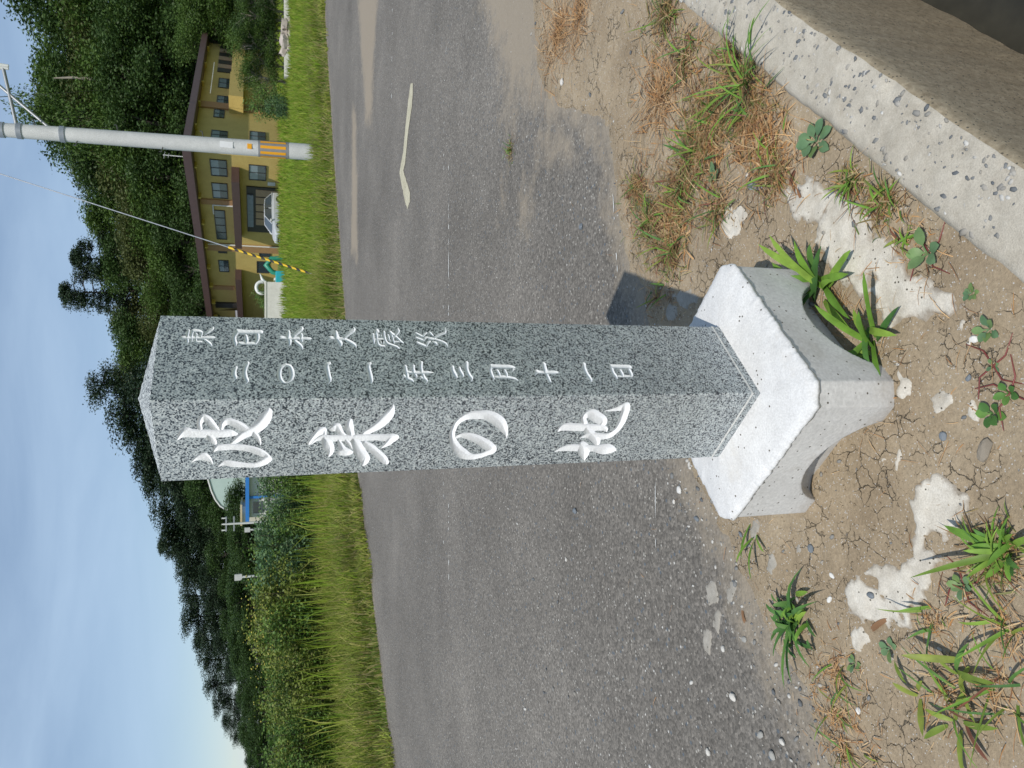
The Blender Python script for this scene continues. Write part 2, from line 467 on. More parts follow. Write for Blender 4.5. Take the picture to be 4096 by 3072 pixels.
gx = np.concatenate([np.linspace(-600, -70, 12), np.linspace(-60, 70, 66), np.linspace(80, 600, 12)])
gy = np.concatenate([np.linspace(-1, 60, 80), np.linspace(62, 150, 45), np.linspace(160, 900, 14)])
XX, YY = np.meshgrid(gx, gy)
sd = YY - (fe(XX) - 0.25)
sd = np.where(XX > 30, np.maximum(sd, YY - 12), sd)
v, inn, out, _ = mcells(sd, gx, gy)
v, inn, _ = compact(v, inn)
near = [q for q in inn if v[q][:, 1].mean() < 90]; far_ = [q for q in inn if v[q][:, 1].mean() >= 90]
v3 = np.column_stack([v, tz(v[:, 0], v[:, 1])])
a, b, _ = compact(v3, near)
vb = [(-400, -300, -0.1), (400, -300, -0.1), (400, 40, -0.1), (cA[0] + cD[0] * 40 + cN[0] * 0.8, cA[1] + cD[1] * 40 + cN[1] * 0.8, -0.1),
      (cA[0] - cD[0] * 30 + cN[0] * 0.8, cA[1] - cD[1] * 30 + cN[1] * 0.8, -0.1), (-400, -40, -0.1)]
nb = len(a); a = np.vstack([a, np.array(vb)]); b.append(list(range(nb, nb + 6)))
tag(ob('ground', me_np('ground', a, b, MEADOW, True)), kind='structure', label='grassy field beyond the road')
a, b, _ = compact(v3, far_)
tag(ob('hill', me_np('hill', a, b, HILLM, True)), kind='structure', label='wooded hillside behind the house')

DIRT_PX = [(3340, 3200), (3317, 3072), (3235, 2744), (3100, 2608), (3040, 2473), (2978, 2338), (2925, 2203), (2870, 2067), (2800, 1956), (2690, 1650),
           (2615, 1400), (2591, 1292), (2573, 1171), (2528, 1069), (2492, 930), (2463, 800), (2455, 650), (2440, 520), (2330, 440), (2190, 400), (2150, 280), (2130, 0)]
DP = [G(*p)[:2] for p in DIRT_PX]
DP = [(-4.0, 0.2), (-3.0, 1.45)] + DP + [(3.2, 4.6), (6.0, 6.2), (7.0, 4.0), (3.0, 0.0), (-4.0, -2.0)]
SANDS = [[(1170, 740), (1165, 300), (1060, 0), (1060, -200), (1500, -200), (1450, 420), (1640, 460), (1640, 640), (1440, 690), (1300, 700)],
         [(1410, 720), (1640, 700), (1630, 990), (1410, 1000)], [(1300, 1130), (1360, 1130), (1350, 1300), (1300, 1310)],
         [(330, -100), (460, -100), (440, 300), (420, 720), (385, 720), (360, 300)], [(305, 640), (330, 650), (335, 1500), (300, 1500)],
         [(1640, 600), (1900, 700), (1850, 560), (1900, 300), (1700, 200), (1600, 400)], [(1190, 1060), (1230, 1060), (1220, 1230), (1190, 1230)], [(1640, -100), (2300, -100), (2300, 500), (1900, 700), (1780, 420)]]
SANDW = [[G(1200 + x / 1.4747, y / 1.4747)[:2] for x, y in p] for p in SANDS]
def sd_dirt(x, y): return psd(x, y, DP) + 0.035 * fbm(np.asarray(x) * 9, np.asarray(y) * 9, 3, 21)
xs = np.concatenate([np.arange(-60, -3, 0.6), np.arange(-3, 5.5, 0.06), np.arange(5.5, 14, 0.25), np.arange(14.5, 60, 1.0)])
ys = np.concatenate([np.arange(-30, 1.2, 0.6), np.arange(1.2, 8.0, 0.06), np.arange(8.0, 20, 0.2), np.arange(20.5, 45, 1.0)])
XX, YY = np.meshgrid(xs, ys)
edge = fe(XX) - YY + 0.10 * fbm(XX * 1.5, YY * 1.5, 4, 3) * (np.abs(XX) < 14)
sd = np.minimum(edge, -curb_c(XX, YY) - 0.02)
v, inn, out, _ = mcells(sd, xs, ys)
v, inn, _ = compact(v, inn)
sand = np.full(len(v), 0.0)
for P in SANDW:
    sand = np.maximum(sand, ss(-0.30, 0.28, psd(v[:, 0], v[:, 1], P) + 0.22 * fbm(v[:, 0] * 1.7, v[:, 1] * 1.7, 4, 71)))
sand = np.maximum(sand, 0.75 * ss(-0.30, 0.02, psd(v[:, 0], v[:, 1], DP)) )
sand = np.maximum(sand, 0.55 * ss(0.5, 0.0, fe(v[:, 0]) - v[:, 1]))
sand = np.clip(sand + 0.10 * ss(2, 9, v[:, 0]), 0, 1)
m = me_np('road', np.column_stack([v, 0.006 * fbm(v[:, 0] * 0.8, v[:, 1] * 0.8, 3, 8)]), inn, ASPHALT, True)
at = m.attributes.new('sand', 'FLOAT', 'POINT'); at.data.foreach_set('value', sand.astype(np.float32))
ROAD = tag(ob('road', m), kind='structure', label='weathered grey asphalt road')

def gz(x, y):
    s = sd_dirt(x, y)
    return np.clip(s * 0.22, -0.03, 0.016) + 0.010 * fbm(np.asarray(x) * 3.1, np.asarray(y) * 3.1, 3, 31) * ss(0, 0.2, s) + 0.005 * fbm(np.asarray(x) * 22, np.asarray(y) * 22, 4, 41)
xs = np.concatenate([np.arange(-4, -1.8, 0.08), np.arange(-1.8, 2.6, 0.014), np.arange(2.6, 6, 0.08)])
ys = np.concatenate([np.arange(-1.5, 0.75, 0.08), np.arange(0.75, 3.6, 0.014), np.arange(3.6, 6.2, 0.08)])
XX, YY = np.meshgrid(xs, ys)
S0 = sd_dirt(XX, YY)
v, inn, out, _ = mcells(np.minimum(S0 + 0.10, 0.03 - curb_c(XX, YY)), xs, ys)
v, inn, _ = compact(v, inn)
VERGE = tag(ob('verge', me_np('verge', np.column_stack([v, gz(v[:, 0], v[:, 1])]), inn, DIRT, True)), kind='structure', label='dry cracked dirt verge')

# mortar spilled on the dirt and asphalt round the base
def c3b(x, y): return (3300 + x / 1.3819, 1000 + y / 1.3819)
def c8(x, y): return (2600 + x / 1.479, 2000 + y / 1.479)
def blob(px, py, rx, ry, n=9, rot=0):
    return [(px + math.cos(a + rot) * rx * (0.8 + 0.4 * random.random()), py + math.sin(a + rot) * ry * (0.8 + 0.4 * random.random())) for a in np.linspace(0, 2 * math.pi, n, endpoint=False)]
SP = [[(3140, 770), (3274, 705), (3436, 775), (3510, 850), (3530, 940), (3590, 940), (3650, 1090), (3740, 1105), (3880, 1220), (3850, 1290), (3694, 1262), (3597, 1320), (3540, 1300), (3500, 1200), (3387, 1150), (3313, 1060), (3270, 920), (3200, 880)],
      [(3727, 1883), (3749, 1818), (3836, 1839), (3836, 1905), (3915, 1991), (3880, 2085), (3837, 2156), (3816, 2223), (3763, 2325), (3709, 2406), (3655, 2514), (3547, 2507), (3459, 2487), (3398, 2433), (3391, 2365), (3418, 2297), (3499, 2264), (3560, 2250), (3655, 2223), (3675, 2135), (3665, 2000), (3680, 1977)],
      blob(3625, 1543, 35, 55), blob(3790, 1612, 45, 40), blob(3908, 1640, 22, 60), blob(3553, 1839, 20, 24), blob(3611, 1858, 20, 55), blob(3208, 2196, 22, 34), blob(3104, 2257, 22, 48),
      blob(2850, 2372, 28, 55), blob(2925, 2358, 22, 48), blob(2832, 2556, 22, 52), blob(3046, 2125, 30, 42), blob(2870, 2490, 26, 40), blob(2950, 890, 45, 75), blob(2985, 860, 30, 45), blob(2935, 1010, 16, 24), blob(3868, 1320, 22, 45), blob(3900, 1360, 20, 36),
      blob(2760, 1190, 60, 45), blob(2700, 1250, 26, 40), blob(3600, 1430, 14, 42), blob(3460, 2560, 40, 50)]
for k, px in enumerate(SP):
    P = np.array([G(*p)[:2] for p in px]); lo = P.min(0) - 0.05; hi = P.max(0) + 0.05
    st = 0.006 if k < 2 else 0.004
    xs = np.arange(lo[0], hi[0], st); ys = np.arange(lo[1], hi[1], st); XX, YY = np.meshgrid(xs, ys)
    s = psd(XX, YY, P) + 0.022 * fbm(XX * 30, YY * 30, 5, 50 + k) + (0.016 * fbm(XX * 60, YY * 60, 2, 90 + k) if k < 2 else 0)
    if k < 2: s = np.minimum(s, 0.45 * (fbm(XX * 17, YY * 17, 3, 77 + k) + (0.42 if k else 0.62)) * 0.2 + 0.0)
    v, inn, out, val = mcells(s, xs, ys)
    if not inn: continue
    vv, inn, us = compact(v, inn)
    base = np.maximum(gz(vv[:, 0], vv[:, 1]), 0.0)
    z = base - 0.0035 + 0.007 * ss(0, 0.014, val[us]) + 0.0012 * fbm(vv[:, 0] * 40, vv[:, 1] * 40, 2, 5)
    m = me_np('mortar_spill', np.column_stack([vv, z]), inn, SPILL_G if 7 <= k <= 13 or k in (16, 19, 20) else SPILL, True)
    at = m.attributes.new('rim', 'FLOAT', 'POINT'); at.data.foreach_set('value', ss(0, (0.032 if k == 0 else 0.026) if k < 2 else 0.012, val[us]).astype(np.float32))
    ob('mortar_spill', m, VERGE)

# concrete drain wall: weathered top with exposed pebbles, dirty inner face, dark ditch floor
n = 420
tt = np.linspace(-2.6, 3.6, n)
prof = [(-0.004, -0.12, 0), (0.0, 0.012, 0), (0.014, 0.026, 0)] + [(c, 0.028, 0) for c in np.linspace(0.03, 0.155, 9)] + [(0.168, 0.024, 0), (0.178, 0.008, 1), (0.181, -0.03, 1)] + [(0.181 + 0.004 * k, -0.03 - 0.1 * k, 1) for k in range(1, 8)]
vv = []
for i, t in enumerate(tt):
    w1 = 0.007 * float(fbm(t * 7, 1.5, 4, 61)); w2 = 0.005 * float(fbm(t * 9, 7.5, 4, 62)); chip = max(0.0, float(fbm(t * 22, 3.3, 3, 63)) - 0.3) * 0.02
    for c, z, k in prof:
        cc = c + w1 * (1 - c / 0.18) + w2 * (c / 0.18)
        zz = z + (0.003 * float(vn(t * 30, c * 90, 64)) + 0.0025 * float(vn(t * 8, c * 30, 65)) if -0.02 < z else 0.004 * float(vn(t * 9, z * 20, 66)))
        if 0.13 < c < 0.18 and z > -0.02: zz -= chip
        p = cA + cD * t + cN * cc
        vv.append((p[0], p[1], zz))
m_ = len(prof); ff = []; mi = []
for i in range(n - 1):
    for k in range(m_ - 1):
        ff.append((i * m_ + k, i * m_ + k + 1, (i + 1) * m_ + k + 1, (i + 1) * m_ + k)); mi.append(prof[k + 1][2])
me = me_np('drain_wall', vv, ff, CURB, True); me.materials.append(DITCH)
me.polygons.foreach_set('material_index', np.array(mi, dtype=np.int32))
DW = tag(ob('drain_wall', me), 'weathered concrete drain wall with exposed pebbles on top beside the dirt verge', 'drain wall')
p0 = cA + cD * -2.6; p1 = cA + cD * 3.6
q = [(*(p + cN * c), -0.66) for p, c in ((p0, 0.15), (p1, 0.15), (p1, 0.85), (p0, 0.85))]
tag(ob('ditch', me_np('ditch', q, [[0, 1, 2, 3]], MUD)), kind='structure', label='dark wet ditch floor')
mb = MB(); q = [(*(p + cN * c), z) for z in (-0.7, -0.02) for p, c in ((p0, 0.80), (p1, 0.80), (p1, 1.1), (p0, 1.1))]
mb.add(q, [(0, 3, 2, 1), (4, 5, 6, 7), (0, 1, 5, 4), (1, 2, 6, 5), (2, 3, 7, 6), (3, 0, 4, 7)])
tag(mb.build('ditch_bank', DITCH), 'low concrete edge on the far side of the drain', 'ditch wall')

# stones: one shared lumpy pebble shape per variant
def stone_mesh(seed, mat, sub=2):
    bm = bmesh.new(); bmesh.ops.create_icosphere(bm, subdivisions=sub, radius=1.0)
    r = np.random.default_rng(seed); pl = r.normal(size=(7, 3)); pl /= np.linalg.norm(pl, axis=1)[:, None]; dd = r.uniform(0.55, 0.9, 7)
    for vtx in bm.verts:
        p = np.array(vtx.co)
        for k in range(7):
            e = p @ pl[k] - dd[k]
            if e > 0: p = p - pl[k] * e * 0.9
        vtx.co = p * np.array([1, 0.75, 0.55])
    m = bpy.data.meshes.new('pebble'); bm.to_mesh(m); bm.free(); m.materials.append(mat); return m
ST_L = simple('pale_stone', (0.52, 0.50, 0.46), 0.8, 0.15, 60)
ST_W = simple('white_stone', (0.62, 0.61, 0.58), 0.8, 0.12, 60)
ST_G = simple('slate_grey_stone', (0.145, 0.165, 0.185), 0.7, 0.3, 60)
ST_M = simple('grey_stone', (0.29, 0.285, 0.265), 0.8, 0.2, 60)
SM = {k: stone_mesh(i + 3, mm) for i, (k, mm) in enumerate((('L', ST_L), ('W', ST_W), ('G', ST_G), ('M', ST_M), ('B', simple('brown_grey_stone', (0.22, 0.19, 0.15), 0.85, 0.3, 40))))}
def soup(shape_v, shape_f, pos, rot, scl):
    """many small copies in one mesh: pos (N,3), rot (N,3,3), scl (N,3)"""
    sv = np.asarray(shape_v); sf = np.asarray(shape_f); n = len(pos)
    V = np.einsum('nij,nkj->nki', rot, sv[None] * scl[:, None, :]) + pos[:, None, :]
    F = sf[None] + (np.arange(n) * len(sv))[:, None, None]
    return V.reshape(-1, 3), F.reshape(-1, sf.shape[1])
def rots(n, tilt=0.5, r=rng):
    a = r.uniform(0, 2 * np.pi, n); b = r.normal(0, tilt, n); c = r.normal(0, tilt, n)
    ca, sa, cb, sb, cc, sc_ = np.cos(a), np.sin(a), np.cos(b), np.sin(b), np.cos(c), np.sin(c)
    Z = np.zeros((n, 3, 3)); Z[:, 0, 0] = ca; Z[:, 0, 1] = -sa; Z[:, 1, 0] = sa; Z[:, 1, 1] = ca; Z[:, 2, 2] = 1
    Xm = np.zeros((n, 3, 3)); Xm[:, 0, 0] = 1; Xm[:, 1, 1] = cb; Xm[:, 1, 2] = -sb; Xm[:, 2, 1] = sb; Xm[:, 2, 2] = cb
    Ym = np.zeros((n, 3, 3)); Ym[:, 1, 1] = 1; Ym[:, 0, 0] = cc; Ym[:, 0, 2] = sc_; Ym[:, 2, 0] = -sc_; Ym[:, 2, 2] = cc
    return Z @ Xm @ Ym
bm = bmesh.new(); bmesh.ops.create_icosphere(bm, subdivisions=1, radius=1.0)
ICO_V = np.array([vtx.co[:] for vtx in bm.verts]) * (1, 0.8, 0.6); ICO_F = np.array([[vtx.index for vtx in f.verts] for f in bm.faces]); bm.free()
def m_gravel():
    m, t, b = mat_new('mixed_gravel')
    g = N(t, 'NewGeometry')
    r = ramp(t, g.outputs['Random Per Island'], ((0.0, (0.09, 0.10, 0.11)), (0.3, (0.17, 0.175, 0.175)), (0.6, (0.27, 0.25, 0.215)), (0.85, (0.38, 0.365, 0.335)), (1.0, (0.52, 0.51, 0.48))))
    t.links.new(r.outputs[0], b.inputs['Base Color']); b.inputs['Roughness'].default_value = 0.8
    return m
GRAVEL = m_gravel()
# loose gravel along the ragged asphalt edge (too many to count)
cand = np.column_stack([rng.uniform(-2.4, 3.0, 60000), rng.uniform(0.9, 4.2, 60000)])
sdd = sd_dirt(cand[:, 0], cand[:, 1])
left = cand[:, 0] < 0.1
pr = np.where(left, np.exp(-((sdd + 0.03) / 0.15) ** 2) * 0.95 + 0.010 * (sdd < 0) + 0.05, np.exp(-((sdd + 0.02) / 0.08) ** 2) * 0.12 + 0.035)
pr *= (curb_c(cand[:, 0], cand[:, 1]) < -0.01)
kp = cand[rng.uniform(0, 1, 60000) < pr * 0.55]
sz = np.exp(rng.normal(-5.6, 0.55, len(kp))); sz = np.clip(sz, 0.0015, 0.014)
zz = np.maximum(gz(kp[:, 0], kp[:, 1]), 0.0) + sz * 0.2
V, F = soup(ICO_V, ICO_F, np.column_stack([kp, zz]), rots(len(kp), 0.3), np.column_stack([sz, sz * rng.uniform(0.6, 1, len(kp)), sz * rng.uniform(0.5, 0.9, len(kp))]))
tag(ob('gravel', me_np('gravel', V, F, GRAVEL)), 'loose mixed gravel scattered along the ragged asphalt edge', 'gravel', kind='stuff')
# crumbs of dry soil lying on the verge
cand = np.column_stack([rng.uniform(-1.6, 2.4, 42000), rng.uniform(0.85, 3.4, 42000)])
ok = (sd_dirt(cand[:, 0], cand[:, 1]) > -.02) & (curb_c(cand[:, 0], cand[:, 1]) < -.012) & (rng.uniform(0, 1, 42000) < .28 + .5 * fbm(cand[:, 0] * 4, cand[:, 1] * 4, 3, 19))
kp = cand[ok]; sz = np.clip(np.exp(rng.normal(-6.15, .45, len(kp))), .001, .0055)
V, F = soup(ICO_V, ICO_F, np.column_stack([kp, gz(kp[:, 0], kp[:, 1]) + sz * .25]), rots(len(kp), .4), np.column_stack([sz, sz * .8, sz * .7]))
tag(ob('soil_crumbs', me_np('soil_crumbs', V, F, DIRT), VERGE), kind='stuff')
# pebbles bedded in the top of the drain wall
n = 1500
t_ = rng.uniform(-1.6, 2.6, n); c_ = rng.uniform(0.015, 0.165, n); P = cA + np.outer(t_, cD) + np.outer(c_, cN)
sz = np.clip(np.exp(rng.normal(-5.1, 0.55, n)), 0.002, 0.017)
V, F = soup(ICO_V, ICO_F, np.column_stack([P, np.full(n, 0.0285) - sz * 0.30]), rots(n, 0.15), np.column_stack([sz, sz * 0.75, sz * 0.6]))
tag(ob('aggregate', me_np('aggregate', V, F, GRAVEL), DW), kind='stuff')
# single stones one can pick out
PEB = [(c8(500, 1165), .017, 'L', 'largest pale pebble resting on the asphalt among loose grit'), (c8(350, 1490), .014, 'L', 'long pale pebble on the asphalt with a dark shadow, near a rusty brown stone'),
       (c8(790, 1430), .014, 'L', 'smooth oval pale pebble beside the asphalt edge'), (c8(660, 1390), .014, 'M', 'flat grey stone beside a smooth oval pebble'), (c8(730, 1510), .014, 'M', 'rounded mid grey stone at the asphalt edge, below a flat grey stone'),
       (c8(440, 880), .013, 'L', 'angular pale stone on the asphalt beside a small mortar splash'), (c8(562, 825), .012, 'M', 'grey stone beside the leafy clump at the asphalt edge'),
       (c8(985, 285), .014, 'G', 'slate grey flat stone lying on bare dirt beside the white base'), (c8(1345, 560), .013, 'G', 'dark angular stone lying on the lower spill of white mortar'),
       (c8(1105, 445), .010, 'W', 'small white stone on dirt between base and lower mortar spill'), (c8(1095, 585), .010, 'W', 'small white stone on dirt above the leafy clump'),
       (c8(570, 200), .011, 'G', 'dark grey stone tucked beside the left corner of the white base'), (c8(1268, 1240), .009, 'W', 'small white stone alone on bare dirt between weeds'),
       (c3b(860, 492), .010, 'W', 'bright white chip on dirt near the drain wall'), (c3b(690, 1030), .011, 'G', 'dark wedge stone in a dirt crack in front of the base'), (c3b(820, 705), .009, 'G', 'grey pebble in the dirt between two small mortar splashes'),
       ((2721, 1960), .017, 'W', 'white pebble on the asphalt behind the left corner of the base'), ((2700, 2006), .012, 'L', 'pale flat stone beside a white pebble behind the base'), ((2304, 2045), .020, 'G', 'flat slate chip lying on open asphalt'),
       ((2268, 2238), .012, 'L', 'pale round stone on open asphalt'), ((2330, 905), .020, 'G', 'dark bluish stone on the asphalt near the dry weeds'), ((2262, 330), .018, 'W', 'white stone at the edge of the sandy patch'),
       ((2790, 2075), .014, 'G', 'dark stone in the gravel against the left corner of the base'), ((3975, 1800), .026, 'B', 'half buried brown grey stone in the dirt beside the weeds near the drain wall')]
for k, (p, s, c, lab) in enumerate(PEB):
    q = G(*p); z = max(float(gz(q[0], q[1])), 0.0)
    o = ob('pebble', SM[c], None, (q[0], q[1], z + s * 0.28), (random.uniform(-.2, .2), random.uniform(-.2, .2), random.uniform(0, 6)), (s, s * random.uniform(.8, 1.2), s * random.uniform(0.8, 1.1)))
    tag(o, lab, 'stone', 'loose stones round the monument')

# worn paint on the road
CREAM = m_concrete('worn_cream_paint', (0.36, 0.33, 0.23), (0.52, 0.49, 0.37), 0.3, 0.8, 6, 0.002)
WHITEP = m_concrete('worn_white_paint', (0.5, 0.5, 0.48), (0.66, 0.66, 0.63), 0, 0.8, 8, 0.001)
def r1(x, y): return (1200 + x / 1.4747, y / 1.4747)
pm = [(655, 490), (668, 492), (668, 560), (662, 640), (643, 760), (630, 900), (622, 970), (612, 1005), (632, 1070), (652, 1140), (650, 1190), (635, 1232), (622, 1190), (602, 1090), (590, 1020), (600, 960), (612, 900), (622, 780), (640, 600)]
P = np.array([G(*r1(*p))[:2] for p in pm]); lo = P.min(0) - .05; hi = P.max(0) + .05
xs = np.arange(lo[0], hi[0], 0.012); ys = np.arange(lo[1], hi[1], 0.012); XX, YY = np.meshgrid(xs, ys)
v, inn, out, _ = mcells(psd(XX, YY, P) + 0.012 * fbm(XX * 20, YY * 20, 3, 12), xs, ys); v, inn, _ = compact(v, inn)
ob('faded_paint_mark', me_np('faded_paint_mark', np.column_stack([v, 0.006 * fbm(v[:, 0] * .8, v[:, 1] * .8, 3, 8) + 0.004]), inn, CREAM), ROAD)
def frag_line(p0, p1, wid, dens, seed):
    r = np.random.default_rng(seed); a = G(*p0)[:2]; b = G(*p1)[:2]; L = np.linalg.norm(b - a); d = (b - a) / L; nn = np.array([-d[1], d[0]])
    mb = MB(); s = 0
    while s < L:
        l = min(r.exponential(0.035) + 0.008, 0.25); gap = r.exponential(0.07) / dens
        if fbm(s * 1.3, seed, 2, 4) > -0.35:
            w0, w1 = wid * r.uniform(.3, 1, 2); pts = [a + d * s + nn * w0, a + d * (s + l * .5) + nn * (w0 + w1) * .55, a + d * (s + l) + nn * w1 * .6, a + d * (s + l * .8) - nn * w1 * .5, a + d * (s + l * .3) - nn * w0 * .6]
            mb.add([(*q, float(0.006 * fbm(q[0] * .8, q[1] * .8, 3, 8)) + 0.004) for q in pts], [(4, 3, 2, 1, 0)])
        s += l + gap
    mb.build('worn_line', WHITEP, ROAD)
frag_line((1797, 660), (1797, 2330), 0.012, 0.9, 1); frag_line((1778, 490), (1776, 2200), 0.010, 0.6, 2); frag_line((1570, -60), (1568, 420), 0.02, 0.9, 3)
frag_line((2625, 1925), (2627, 2270), 0.0035, 0.45, 4); frag_line((1788, 180), (1770, 520), 0.008, 0.5, 5); frag_line((2475, 1090), (2455, 750), 0.006, 0.7, 6)
